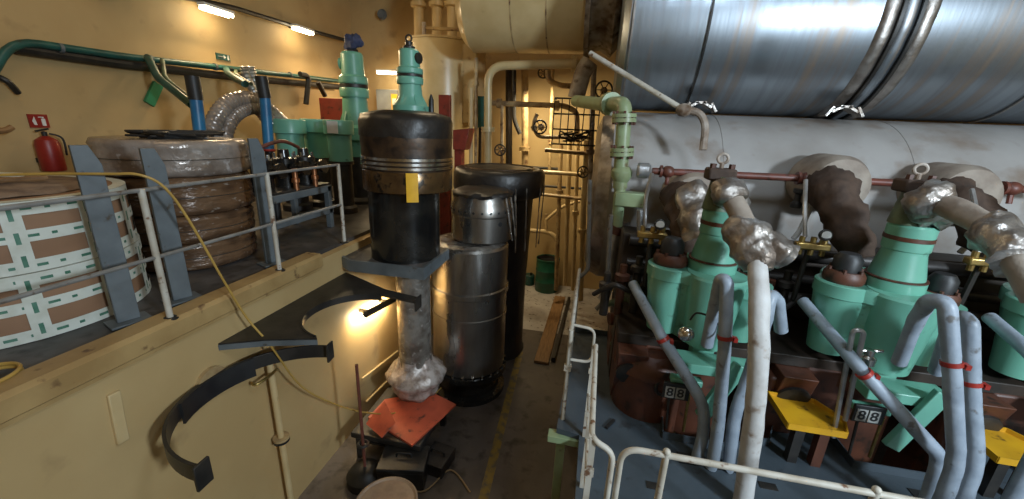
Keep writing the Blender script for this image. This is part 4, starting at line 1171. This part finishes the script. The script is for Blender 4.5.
# ------------------------------------------------------------------ red fuel rail with branch valves
RPY = 5.35
a, b_ = W(652, 171, y=RPY), W(1040, 190, y=RPY)
za = (a.z + b_.z) / 2
t = T('rust_red_pipe', 'long thin rust-red pipe running behind the engine heads', 'pipe', (a.x, RPY, za))
MB().tube([(a.x, RPY, a.z), (a.x + 2, RPY, a.z + (b_.z - a.z) * 2 / (b_.x - a.x)), (b_.x + .3, RPY, b_.z)], .042, 12).build('pipe', M['rust_pipe'], t)
for px in (668, 806, 852, 973, 1012):
    c = W(px, 0, y=RPY)
    f = (W(px, 171 + (px - 652) * .049, y=RPY).x - a.x) / (b_.x - a.x)
    x, z = a.x + (b_.x - a.x) * f, a.z + (b_.z - a.z) * f
    v_ = MB().ball((x, RPY, z), .075, (1.1, 1, 1), 14, 10).build('branch_tee', M['rust_pipe'], t)
    MB().cyl((x - .1, RPY, z), (x - .07, RPY, z), .075, seg=14).build('coupling', M['rust_pipe'], v_)
    MB().tube([(x, RPY, z), (x, RPY - .03, z - .16)], .025, 8).build('branch', M['rust_pipe'], v_)
c = V((a.x - .1, RPY, a.z))
MB().lathe([(0, -.08), (.08, -.08), (.095, -.06), (.095, .05), (.07, .08), (0, .08)], c, 24, (1, 0, 0)).build('end_cap', M['silver_pipe'], t)
for i, px in enumerate((800, 968)):
    f = (W(px, 171 + (px - 652) * .049, y=RPY).x)
    z0 = a.z - .12
    tt = T('stop_valve', ['stop valve with pale lever below the red pipe, between the first two heads', 'stop valve with pale lever below the red pipe, right of the second head'][i], 'valve', (f, RPY - .1, z0 - .2))
    MB().lathe([(0, 0), (.06, 0), (.06, .05), (.035, .08), (.035, .16), (.06, .18), (.06, .22), (0, .22)], (f, RPY - .06, z0 - .2), 16).build('body', M['black_iron'], tt)
    MB().tube(spline([(f + .04, RPY - .1, z0 - .06), (f + .12, RPY - .14, z0 - .1), (f + .06, RPY - .18, z0 - .42), (f + .0, RPY - .2, z0 - .55)], 8), .028, 8).build('lever', M['hose_pale'], tt)

# ------------------------------------------------------------------ engine: frame and cylinder units
UNX, UNY = 1.215, 4.2
PITCHX = 1.545
t = T('engine_frame', 'dark rust-brown engine frame under the row of teal cylinder covers', 'engine', (3.4, 4.9, FZ))
MB().bb((.42, 4.45, FZ), (6.6, 5.5, -.55)).build('block', M['dark_bay'], t)
MB().bb((.42, 4.0, -.52), (6.6, 5.4, -.40)).build('top_plate', M['dark_bay'], t, .01)
MB().bb((.42, 4.98, -.42), (6.6, 5.4, .46)).build('air_box', M['dark_bay'], t, .03)
for y_, z_, r_ in ((4.90, .40, .07), (4.88, .12, .055), (4.86, -.12, .08)):
    MB().tube([(.5, y_, z_), (3, y_, z_), (6.5, y_, z_)], r_, 12).build('gallery_pipe', M['gallery'], t)
random.seed(5)
for i in range(4):
    for k in range(3):
        x = UNX - .78 + PITCHX * i + .17 * (k - 1)
        MB().lathe([(0, -.42), (.05, -.42), (.05, -.1 + .1 * k), (.085, -.08 + .1 * k), (.085, -.02 + .1 * k), (.04, .0 + .1 * k), (.04, .1 + .1 * k), (0, .1 + .1 * k)], (x, 4.45 + .06 * k, 0), 14).build('relief_valve', M['gallery'] if k != 1 else M['rust'], t)
    x = UNX - .78 + PITCHX * i
    MB().tube(spline([(x - .3, 4.5, -.2), (x - .1, 4.3, .02), (x + .1, 4.35, -.05), (x + .3, 4.5, .05)], 6), .028, 8).build('cross_pipe', M['gallery'], t)
for i in range(4):
    x = .43 + PITCHX * i
    b = MB()
    b.prism([(3.78, -.52), (3.9, -.9), (4.1, -1.3), (4.1, FZ), (4.5, FZ), (4.5, -.52)], x, x + .3, axis='x')
    b.build('column', M['rust'], t, .01)
    MB().bb((x + .28, 3.98, -1.05), (x + .66, 4.5, -.5)).build('side_box', M['rust'], t, .03)
    MB().lathe([(0, 0), (.15, 0), (.15, .03), (.11, .05), (0, .05)], (x + .15, 3.86, -.78), 20, (0, -1, -.3)).build('inspection_cover', M['black_iron'], t)
MB().lathe([(0, -1.6), (.36, -1.6), (.36, -.78), (.39, -.76), (.39, -.70), (.34, -.62), (.26, -.55), (0, -.53)], (.80, 4.08, 0), 36).build('end_casing', M['rust'], t)
MB().torus((.90, 3.72, -.80), .085, .018, (.3, -1, .1), 22, 8).build('handwheel', M['black_iron'], t)
for i in range(4):
    for k in range(5):
        x = UNX - .34 + PITCHX * i + .15 * k
        MB().tube([(x, 4.2, -1.75), (x, 4.2, -.95)], .055, 12).build('tie_rod', M['rod_pale'], t)
for i in range(3):
    MB().lathe([(0, 0), (.33, 0), (.33, .8), (.42, .84), (.42, .98), (0, 1.0)], (UNX + .1 + PITCHX * i, 4.25, -1.5), 32).build('liner_jacket', M['rust'], t)


def cover_unit():
    x, y = UNX, UNY
    t = T('cylinder_cover', '', 'engine cylinder cover', (x, y, -.36))
    Rb, zt, zb = .45, .40, -.34
    prof = [(0, zb), (Rb * .70, zb), (Rb * .74, zb + .03), (Rb * .95, zt - .13), (Rb * 1.0, zt - .12), (Rb * 1.02, zt - .02), (Rb, zt), (0, zt)]
    MB().lathe(prof, (x, y, 0), 56).build('cover_body', M['teal'], t)
    MB().lathe([(0, zb + .02), (.20, zb + .02), (.265, zt - .10), (.275, zt - .02), (.26, zt + .005), (0, zt + .005)], (x + .02, y - .30, 0), 36).build('front_lobe', M['teal'], t)
    MB().lathe([(0, zb + .05), (.13, zb + .05), (.19, zt - .22), (.21, zt - .21), (.21, zt - .10), (0, zt - .10)], (x + .36, y - .16, 0), 30).build('side_lobe', M['teal'], t)
    MB().lathe([(0, zb + .03), (.15, zb + .03), (.215, zt - .13), (.228, zt - .12), (.228, zt - .01), (.215, zt), (0, zt)], (x - .36, y - .12, 0), 34).build('left_lobe', M['teal'], t)
    vy = y - .16
    MB().lathe([(0, zt), (.215, zt), (.22, zt + .02), (.22, zt + .09), (.205, zt + .10)], (x, vy, 0), 40).build('valve_flange', M['teal'], t)
    MB().lathe([(.2, zt + .098), (.222, zt + .10), (.222, zt + .112), (.2, zt + .115)], (x, vy, 0), 40).build('joint_ring', M['rust'], t)
    MB().lathe([(.2, zt + .115), (.195, zt + .15), (.158, zt + .33), (.158, zt + .36), (.168, zt + .37), (.168, zt + .45)], (x, vy, 0), 40).build('valve_housing', M['teal'], t)
    MB().lathe([(.165, zt + .449), (.174, zt + .452), (.174, zt + .485), (.165, zt + .488)], (x, vy, 0), 40).build('brown_band', M['rust'], t)
    MB().lathe([(.168, zt + .488), (.170, zt + .57), (.155, zt + .59), (0, zt + .59)], (x, vy, 0), 40).build('valve_collar', M['teal'], t)
    MB().lathe([(0, zt + .59), (.135, zt + .59), (.10, zt + .84), (.10, zt + .90), (0, zt + .9)], (x - .05, vy, 0), 28).build('neck', M['green_dim'], t)
    MB().bb((x - .20, vy - .09, zt + .86), (x + .04, vy + .10, zt + .97)).build('top_block', M['lagging_brown'], t, .02)
    for s in (-.16, .0):
        MB().cyl((x + s, vy - .03, zt + .97), (x + s, vy - .03, zt + 1.01), .028, seg=6).build('nut', M['rust'], t)
    e = MB().torus((x - .08, vy, zt + 1.055), .042, .013, (.25, 1, 0), 22, 8)
    e.cyl((x - .08, vy, zt + .97), (x - .08, vy, zt + 1.02), .02, seg=10)
    e.build('lifting_eye', M['flange_dirty'], t)
    for (dx, dy, r, zt) in ((-.38, -.12, .155, .40), (.37, -.16, .14, .30)):
        v_ = MB().lathe([(0, zt), (r, zt), (r * 1.05, zt + .02), (r * 1.05, zt + .07), (r * .9, zt + .11), (0, zt + .11)], (x + dx, y + dy, 0), 28).build('fuel_valve_flange', M['rust'], t)
        MB().lathe([(0, zt + .11), (r * .72, zt + .11), (r * .72, zt + .22), (r * .5, zt + .27), (0, zt + .28)], (x + dx, y + dy, 0), 22).build('fuel_valve_cap', M['rubber'], v_)
        for k in range(6):
            a = k * PI / 3
            MB().cyl((x + dx + r * .85 * math.cos(a), y + dy + r * .85 * math.sin(a), zt + .09), (x + dx + r * .85 * math.cos(a), y + dy + r * .85 * math.sin(a), zt + .135), .017, seg=6).build('nut', M['rust'], v_)
    return t


cov = cover_unit()
covl = ['first teal cylinder cover from the left, behind the tall pale hose', 'second teal cylinder cover, its dark hose sloping off to the right', 'third teal cylinder cover, cut off by the right picture edge']
for i in range(3):
    o = cov if i == 0 else copy_tree(cov)
    o.location = (UNX + PITCHX * i, UNY, -.36)
    o['label'] = covl[i]
    o['group'] = 'teal cylinder covers of the engine'


def indicator_gear():
    """teal bracket, diagonal arm and number panel in front of each unit"""
    x, y = UNX, 3.62
    t = T('teal_bracket', '', 'bracket', (x, y, -.62))
    MB().bb((x - .26, y - .10, -.48), (x + .40, y + .16, -.38)).build('shelf', M['teal'], t, .01)
    MB().bar((x + .0, y - .15, -.88), (x + .24, y - .13, -.30), .13, .06, (0, 1, 0)).build('diagonal_arm', M['teal'], t, .008)
    MB().bb((x - .30, y - .08, -.63), (x - .02, y + .02, -.57)).build('lower_lug', M['teal'], t, .008)
    MB().bb((x - .1, y + .16, -.48), (x + .1, y + .3, -.33)).build('mount', M['teal'], t, .008)
    return t


br = indicator_gear()
brl = ['teal bracket with slanted arm under the first cylinder cover', 'teal bracket with slanted arm under the second cylinder cover', 'teal bracket under the third cylinder cover at the right edge']
for i in range(3):
    o = br if i == 0 else copy_tree(br)
    o.location = (UNX + PITCHX * i, 3.62, -.62)
    o['label'] = brl[i]
    o['group'] = 'teal brackets on the engine front'


def number_panel(px, py, label):
    c = W(px, py, y=3.52)
    t = T('number_panel', label, 'panel', c, 'black number panels')
    MB().box(c, (.24, .03, .17)).build('panel', M['rubber'], t, .006)
    for s in (-1, 1):
        MB().box(c + V((.048 * s - .01, -.018, -.01)), (.082, .008, .115)).build('tile', M['tile_grey'], t)
        text('8', 'digit', .125, M['rubber'], t, c + V((.048 * s - .01, -.0235, -.01)), (PI / 2, 0, 0), .001)
    MB().tube([c + V((.12, 0, -.02)), c + V((.14, .02, -.45))], .014, 8).build('support_rod', M['brass'], t)
    MB().tube([c + V((-.05, .02, -.05)), c + V((-.02, .02, -.45))], .012, 8).build('thin_rod', M['black_iron'], t)
    return t


number_panel(676, 391, 'black number panel with two white tiles under the first cylinder cover')
number_panel(868, 414, 'black number panel with two white tiles under the second cylinder cover')

# brown lagged exhaust branches behind the heads
for i, (px, py, sc) in enumerate(((690, 235, 1), (846, 222, 1), (985, 236, .9))):
    c = W(px, py, y=4.75)
    t = T('lagged_branch', ['brown lagged exhaust branch left of the first head under crumpled foil', 'brown lagged exhaust branch left of the second head', 'brown lagged exhaust branch left of the third head'][i], 'exhaust branch', c, 'lagged exhaust branches')
    MB().tube(spline([c + V((.12, -.12, -.34)), c + V((.02, -.02, -.02)), c + V((-.06, .18, .22)), c + V((-.05, .5, .34)), c + V((0, .85, .3))], 8), [.16 * sc] * 8 + [.19 * sc] * 8 + [.2 * sc] * 17, 24, jit=.05, js=5).build('lagging', M['lagging_brown'], t)
    MB().lathe([(.34, .9), (.34, .45), (.30, .36), (.2, .32), (0, .32)], c + V((.10, .1, .32)), 36, (0, 1, 0)).build('branch_collar', M['hose'], t)
    if i == 0:
        b = MB().tube(spline([c + V((.1, -.1, .0)), c + V((.02, .0, .2)), c + V((.0, .3, .38))], 10), .21, 26, jit=.06, js=5)
        b.build('foil_wrap', M['foil'], t)

# foil-wrapped hoses from the heads
hx = UNX + .04
A = [V((hx - .04, UNY - .24, 1.10)), W(727, 190, y=3.85), W(742, 218, y=3.6), W(753, 240, y=3.45), W(757, 262, y=3.3), W(759, 320, y=3.05), W(756, 400, y=2.92), W(743, 500, y=2.88)]
A.append(V((A[-1].x, A[-1].y, DZ + .01)))
t = T('lagged_hose', 'thick lagged hose from the first head that drops down in front as a pale column', 'hose', (A[-1].x, A[-1].y, DZ))
MB().tube(spline(A[:5], 8), .085, 18, jit=.006).build('upper_hose', M['hose'], t)
MB().tube(spline(A[3:], 8), .072, 18, jit=.005).build('pale_hose', M['hose_pale'], t)
MB().tube(spline([V((hx - .10, UNY - .22, 1.05)), V((hx + .0, UNY - .26, 1.12)), W(727, 190, y=3.85), W(734, 203, y=3.75)], 8), [.09] * 6 + [.125] * 8 + [.125] * 8 + [.11, .105, .10], 26, jit=.04, js=8).build('foil_elbow', M['foil'], t)
sp = spline([W(737, 218, y=3.62), W(748, 236, y=3.48), W(755, 252, y=3.38), W(758, 270, y=3.31)], 10)
rr = [.10 + .07 * math.sin(PI * min(1, k / (len(sp) - 1) * 1.05)) for k in range(len(sp))]
MB().tube(sp, rr, 30, jit=.035, js=6).build('foil_bulge', M['foil'], t)
MB().tube(spline([W(748, 246, y=3.42), W(766, 246, y=3.4), W(780, 252, y=3.38), W(789, 258, y=3.37)], 8), [.13] * 10 + [.125] * 8 + [.10] * 7, 26, jit=.035, js=6).build('loose_foil', M['foil'], t)
h2 = UNX + PITCHX + .03
A2 = [V((h2 - .04, UNY - .24, 1.10)), W(925, 199, y=3.82), W(944, 205, y=3.70), W(966, 215, y=3.5), W(992, 230, y=3.25), W(1012, 250, y=3.05), W(1040, 300, y=2.9)]
t = T('lagged_hose', 'thick brownish lagged hose sloping from the second head to the right edge', 'hose', A2[-1])
MB().tube(spline(A2, 8), .085, 18, jit=.006).build('upper_hose', M['hose'], t)
MB().tube(spline([V((h2 - .08, UNY - .22, 1.06)), V((h2 + .02, UNY - .27, 1.12)), W(925, 199, y=3.82), W(942, 206, y=3.70)], 8), [.10] * 6 + [.14] * 8 + [.14] * 8 + [.12, .11, .10], 26, jit=.04, js=8).build('foil_elbow', M['foil'], t)
MB().tube(spline([W(990, 228, y=3.28), W(1004, 242, y=3.14), W(1016, 262, y=3.0)], 10), .14, 28, jit=.04, js=6).build('foil_bulge', M['foil'], t)

# blue-grey lagged high pressure pipes
def fuel_pipe(pts, label, clamp=None, r=.052, down=True):
    P = [W(px, py, y=y) for px, py, y in pts]
    if down:
        P.append(V((P[-1].x - .01, P[-1].y, DZ + .01)))
    t = T('fuel_pipe', label, 'pipe', P[-1], 'blue-grey lagged fuel pipes')
    sp = fillet(P, .14, 7)
    MB().tube(sp, r, 16, jit=.003, js=12).build('lagging', M['pipe_blue'], t)
    if clamp:
        i, f = clamp
        c = P[i] + (P[i + 1] - P[i]) * f
        d = (P[i + 1] - P[i]).normalized()
        MB().lathe([(r * .9, -.016), (r * 1.15, -.016), (r * 1.15, .016), (r * .9, .016)], c, 20, d).build('red_clamp', M['red'], t)
        MB().box(c + V((.07, -.02, 0)), (.03, .05, .035)).build('clamp_ear', M['red'], t)
    return t


fuel_pipe([(633, 284, 4.25), (661, 336, 3.55), (704, 404, 3.36), (704, 432, 3.33), (697, 458, 3.32)], 'blue-grey pipe slanting down in front of the first cylinder cover', (1, .05))
fuel_pipe([(707, 345, 3.52), (715, 305, 3.42), (720, 279, 3.36), (727, 281, 3.30), (725, 340, 3.25), (719, 420, 3.23), (713, 462, 3.24)], 'blue-grey pipe arching up in front of the first cover with a red clamp', (3, .95))
fuel_pipe([(781, 330, 3.6), (778, 300, 3.5), (770, 294, 3.42), (766, 320, 3.36), (748, 378, 3.34), (735, 412, 3.30), (728, 468, 3.26)], 'blue-grey pipe passing behind the pale hose')
fuel_pipe([(803, 301, 4.1), (863, 372, 3.3), (940, 456, 3.14), (938, 470, 3.12), (926, 503, 3.10)], 'blue-grey pipe slanting down in front of the second cylinder cover', (1, .02))
fuel_pipe([(899, 362, 3.45), (915, 322, 3.3), (928, 300, 3.18), (947, 302, 3.08), (952, 370, 3.0), (957, 460, 2.95), (942, 503, 2.94)], 'outer blue-grey pipe arch in front of the second cover, left red clamp', (3, .9))
fuel_pipe([(936, 372, 3.5), (950, 330, 3.38), (961, 316, 3.3), (970, 322, 3.24), (971, 384, 3.16), (976, 462, 3.05), (962, 503, 3.0)], 'right blue-grey pipe arch beside the outer one, right red clamp', (3, .98))
fuel_pipe([(990, 318, 3.9), (1030, 352, 3.4), (1070, 392, 3.2)], 'blue-grey pipe slanting out of the right picture edge', None)
# dark pockets in the deck round the pipe feet
for i, (px, py, w) in enumerate(((706, 462, .5), (943, 500, .45))):
    c = W(px, py, z=DZ + .004)
    MB().box((c.x, c.y, DZ + .004), (w, .13, .008)).build('deck_slot', M['rubber'], None, label=['black slot in the deck at the feet of the first three pipes', 'black slot in the deck at the feet of the second pipe group'][i], cat='slot')

# brass gauge blocks
for i, (px, py, y, lb) in enumerate(((652, 235, 4.3, 'brass block with small round gauge left of the first cylinder cover'), (812, 246, 4.3, 'brass block with small round gauge left of the second cylinder cover'), (986, 262, 4.2, 'brass block with small round gauge left of the third cylinder cover'))):
    c = W(px, py, y=y)
    t = T('gauge_block', lb, 'gauge', c, 'brass gauge blocks')
    MB().box(c, (.3, .09, .07)).build('block', M['brass'], t, .015)
    for k in (-.1, 0, .1):
        MB().cyl(c + V((k, 0, -.09)), c + V((k, 0, .09)), .026, seg=10).build('fitting', M['brass'], t)
    g = c + V((.05, -.05, .13))
    gg = MB().lathe([(0, 0), (.05, 0), (.055, .012), (.055, .04), (.045, .045), (0, .04)], g, 24, (0, -1, .15)).build('gauge', M['black_iron'], t)
    MB().cyl(g + V((0, -.042, .006)), g + V((0, -.047, .006)), .042, seg=24).build('dial', M['gauge_face'], gg)
    MB().tube([c + V((.05, -.02, .03)), g + V((0, 0, -.02))], .014, 8).build('stem', M['brass'], gg)
    MB().tube(spline([c + V((-.08, 0, .08)), c + V((-.1, .1, .35)), c + V((-.04, .35, .6))], 6), .02, 8).build('feed_pipe', M['silver_pipe'], t)
    MB().tube([c + V((0, .05, -.05)), c + V((.02, .12, -.62))], .025, 8).build('stand', M['black_iron'], t)

# yellow drip trays between the units
ty = W(806, 415, y=3.60)
for i, (x, y, lb) in enumerate(((ty.x, 3.60, 'yellow drip tray between the first and second units'), (ty.x + PITCHX, 3.60, 'yellow drip tray between the second and third units'))):
    z = ty.z
    t = T('drip_tray', lb, 'tray', (x, y, z - .05), 'yellow drip trays')
    poly = [(x - .24, y - .22), (x + .22, y - .22), (x + .30, y - .02), (x + .16, y + .22), (x - .24, y + .24)]
    MB().prism(poly, z - .02, z).build('tray_floor', M['yellow'], t)
    n = len(poly)
    b = MB()
    for k in range(n):
        b.bar(V((*poly[k], z + .01)), V((*poly[(k + 1) % n], z + .01)), .012, .06, (0, 0, 1))
    b.build('rim', M['yellow'], t)
    MB().bb((x - .1, y - .1, DZ), (x - .02, y - .02, z - .02)).build('foot', M['black_iron'], t)
    MB().bb((x + .1, y - .1, DZ), (x + .18, y - .02, z - .02)).build('foot', M['rust'], t)
    MB().bb((x - .22, y + .3, DZ), (x + .1, y + .62, -.62)).build('backing_box', M['rust'], None, .03, ['rust-brown box behind the left yellow drip tray', 'rust-brown box behind the right yellow drip tray'][i], 'box')
# tall silver lever loop right of the first yellow tray
P = [W(833, 437, y=3.50), W(853, 330, y=3.45), W(864, 331, y=3.45), W(845, 420, y=3.48)]
MB().tube(fillet(P, .06, 6), .02, 10).build('handle_loop', M['silver_pipe'], None, label='tall slim silver handle loop right of the first yellow tray', cat='handle')
# thin wires and small things on the engine front
MB().tube(spline([W(690, 320, y=3.5), W(697, 313, y=3.5), W(712, 318, y=3.45), W(722, 330, y=3.4), W(722, 340, y=3.35)], 6), .009, 6).build('thin_wire', M['rubber'], None, label='thin black wire curling from the steel ball to the red clamp', cat='wire')
c = W(686, 334, y=3.52)
MB().ball(c, .075, (1, .8, 1)).build('steel_ball_joint', M['ring'], None, label='shiny round steel fitting under the first cover', cat='fitting')
c = W(868, 357, y=3.5)
t = T('indicator_valve', 'small silver indicator valve on the second teal bracket', 'valve', c)
MB().lathe([(0, -.06), (.06, -.06), (.06, .0), (.035, .02), (.035, .07), (0, .08)], c, 16).build('body', M['ring'], t)
MB().tube([c + V((-.08, 0, .05)), c + V((.09, 0, .07))], .014, 8).build('lever', M['ring'], t)

# pipes and gear at the left end of the engine
E1 = [((611, 215), (606, 300), (596, 309), .03, 5.0, 'rail_grey', 'thin pale upright pipe at the left end of the engine'), ((590, 180), (588, 270), (580, 277), .03, 5.6, 'rail_grey', 'thin pale pipe against the end of the white receiver'),
      ((636, 275), (633, 300), (628, 336), .04, 5.0, 'green_dim', 'dull green upright pipe left of the first cover'), ((648, 300), (622, 300), (600, 306), .04, 4.9, 'green_dim', 'dull green level pipe at the left end of the engine'),
      ((640, 210), (640, 240), (644, 262), .04, 5.1, 'silver_pipe', 'short silver pipe between the green pipe and the gauge'), ((628, 310), (620, 330), (612, 345), .035, 4.7, 'green_dim', 'slanting dull green pipe near the deck corner')]
for a, b_, c, r, y, mt, lb in E1:
    pipe([a, b_, c], r, y, mt, lb, .08)
t = T('end_pump', 'dull green pump with rusty flange low at the left end of the engine', 'pump', W(632, 320, y=4.85))
c = W(632, 318, y=4.9)
MB().lathe([(0, -.2), (.13, -.2), (.13, .02), (.2, .03), (.2, .09), (.12, .1), (.1, .3), (.15, .31), (.15, .36), (0, .37)], c, 28).build('body', M['green_dim'], t)
MB().lathe([(0, 0), (.14, 0), (.14, .05), (.08, .06), (.08, .2), (0, .2)], c + V((-.1, -.05, .0)), 20, (-1, -.3, 0)).build('inlet', M['rust'], t)
MB().bb((c.x - .25, c.y - .2, DZ), (c.x + .25, c.y + .25, c.z - .2)).build('base', M['rust'], t, .02)
c = W(646, 300, y=5.15)
t = T('filter_housing', 'rusty filter housing behind the slanting blue-grey pipe', 'filter', c)
MB().lathe([(0, -.9), (.17, -.9), (.17, -.1), (.2, -.08), (.2, .0), (.1, .05), (0, .06)], c, 26).build('body', M['rust'], t)
MB().lathe([(0, .05), (.04, .05), (.04, .14), (.09, .15), (.09, .18), (0, .18)], c, 14).build('cap_nut', M['brass'], t)

# ------------------------------------------------------------------ deck railings
RT_Z = DZ + 1.02
t = T('deck_railing', 'pale bent pipe railing in front of the engine deck at the bottom of the picture', 'railing', (.4, 2.12, DZ))
ry = 2.14
MB().tube(fillet([(.34, ry, DZ), (.34, ry, RT_Z), (3.6, ry, RT_Z)], .12, 8), .02, 12).build('top_rail', M['rail'], t)
MB().tube([(.34, ry, DZ + .5), (3.6, ry, DZ + .5)], .016, 10).build('middle_rail', M['rail'], t)
for x in (.60, 1.72, 2.84):
    p = MB().tube([(x, ry, DZ), (x, ry, RT_Z + .03)], .022, 12).build('post', M['rail'], t)
    MB().lathe([(0, 0), (.05, 0), (.05, .012), (.03, .02), (0, .02)], (x, ry, DZ), 14).build('post_foot', M['rail'], p)
    MB().ball((x, ry, RT_Z + .025), .0235).build('post_cap', M['rail'], p)
MB().torus((.325, ry, RT_Z - .14), .02, .007, (0, 1, 0), 14, 6).build('gate_link', M['flange_dirty'], t)
t = T('side_railing', 'pale steel railing along the left edge of the engine deck', 'railing', (.1, 2.7, DZ))
sx = .15
MB().tube(fillet([(sx + .14, ry, DZ + .02), (sx + .14, ry, RT_Z - .05), (sx, ry + .02, RT_Z), (sx + .02, 3.35, RT_Z)], .1, 8), .02, 12).build('top_rail', M['rail'], t)
MB().bar((sx, ry + .03, RT_Z), (sx + .02, 3.35, RT_Z), .035, .02).build('flat_rail', M['rail'], t)
for y in (ry + .03, 2.75, 3.35):
    p = MB().bar((sx + .01, y, DZ), (sx + .01, y, RT_Z), .04, .02, (0, 1, 0)).build('post', M['rail'], t)
    MB().box((sx + .01, y - .0, DZ + .75), (.06, .03, .05)).build('clip', M['rail'], p)
MB().tube([(sx + .01, ry + .03, DZ + .5), (sx + .01, 3.35, DZ + .5)], .015, 10).build('middle_rail', M['rail'], t)
t = T('far_railing', 'pale railing with a rounded end loop at the far corner of the engine deck', 'railing', (-.08, 4.2, DZ))
fx = -.07
MB().tube([(fx, 3.55, RT_Z), (fx, 5.35, RT_Z + .02)], .022, 12).build('top_rail', M['rail'], t)
for y in (3.55, 4.45, 5.35):
    MB().tube([(fx, y, DZ), (fx, y, RT_Z + .02)], .022, 12).build('post', M['rail'], t)
MB().tube(fillet([(fx, 3.9, RT_Z - .10), (fx + .24, 3.9, RT_Z - .12), (fx + .24, 3.9, RT_Z - .52), (fx, 3.9, RT_Z - .52)], .09, 7), .016, 10).build('end_loop', M['rail'], t)
MB().tube([(fx, 3.55, DZ + .55), (fx, 5.35, DZ + .55)], .016, 10).build('middle_rail', M['rail'], t)
MB().box((fx, 3.55, DZ + .62), (.07, .05, .06)).build('clamp', M['rail'], t)
# deck supports
t = T('deck_support', 'green steel leg with a pale cross beam under the corner of the engine deck', 'support', (-.06, 3.42, FZ))
MB().bb((-.11, 3.36, FZ), (-.02, 3.46, DZ - .14)).build('leg', M['green'], t, .006)
MB().bb((-.2, 3.34, DZ - .14), (.55, 3.46, DZ - .065)).build('beam', M['green'], t, .006)
MB().bb((-.15, 3.3, FZ), (.02, 3.5, FZ + .02)).build('foot_plate', M['green'], t)
MB().bb((-.05, 5.3, FZ), (.05, 5.42, DZ - .07)).build('support_post', M['green_dim'], None, .006, 'dull green far post holding up the engine deck', 'post')
MB().bb((.6, .4, FZ), (.7, .5, DZ - .06)).build('support_post', M['green_dim'], None, .006, 'dull green near post holding up the engine deck', 'post')
c = W(611, 424, z=DZ)
MB().bar(W(606, 428, z=DZ + .012), W(614, 420, z=DZ + .012), .03, .024).build('deck_lashing', M['rubber'], None, label='small black fitting on the deck plate near the railing', cat='fitting')
for i, (px, py) in enumerate(((655, 486), (768, 486))):
    c = W(px, py, z=DZ + .004)
    MB().box(c, (.14, .07, .008)).build('deck_plate', M['black_iron'], None, label=['dark flush plate in the deck left of the pipe feet', 'dark flush plate in the deck right of the pale hose'][i], cat='plate')

# ------------------------------------------------------------------ light
def area(name, loc, target, size, energy, col, sy=None):
    ld = bpy.data.lights.new(name, 'AREA')
    ld.size = size
    if sy:
        ld.shape = 'RECTANGLE'
        ld.size_y = sy
    ld.energy = energy
    ld.color = col
    o = bpy.data.objects.new(name, ld)
    COL.objects.link(o)
    o.location = loc
    o.rotation_euler = (V(target) - V(loc)).to_track_quat('-Z', 'Y').to_euler()
    return o


area('ceiling_lamps_left', (-4.8, 3.2, 5.3), (-5.6, 4.2, 0), 1.6, 38, (1, .74, .42), 4)
area('ceiling_lamps_middle', (-2.2, 8.0, 5.3), (-2.6, 8.4, -2), 1.2, 55, (1, .80, .52))
area('far_wall_fill', (-1.3, 9.9, 2.4), (-.9, 11.4, -1.5), .5, 95, (1, .82, .5))  # no fixture here; light added to brighten the far wall
area('skylight', (5.8, -1.8, 2.9), (2.6, 5.2, .7), .7, 620, (.74, .88, 1))
area('duct_reflection_fill', (4.6, -2.3, .9), (3.0, 6, 2.2), 3.2, 38, (.66, .84, 1), 1.6)  # added light, the hatch only presumed; gives the duct its blue reflection
area('deck_fill', (2.2, 1.2, 5.3), (2.4, 3.0, -1), 1.2, 110, (.72, .86, 1))  # unseen cool light added overhead to brighten the deck
area('fill_behind', (-1.2, -1.6, 4.6), (-2.0, 3.4, -1), 1.2, 14, (1, .80, .52))  # unseen warm light added behind the camera for the steel to reflect
w = bpy.data.worlds.new('world')
SC.world = w
w.use_nodes = True
w.node_tree.nodes['Background'].inputs['Color'].default_value = (.8, .88, 1, 1)
w.node_tree.nodes['Background'].inputs['Strength'].default_value = .04
vs_ = SC.view_settings
vs_.view_transform = 'Standard'
vs_.look = 'None'
vs_.gamma = 1
vs_.exposure = 0
vs_.use_curve_mapping = False
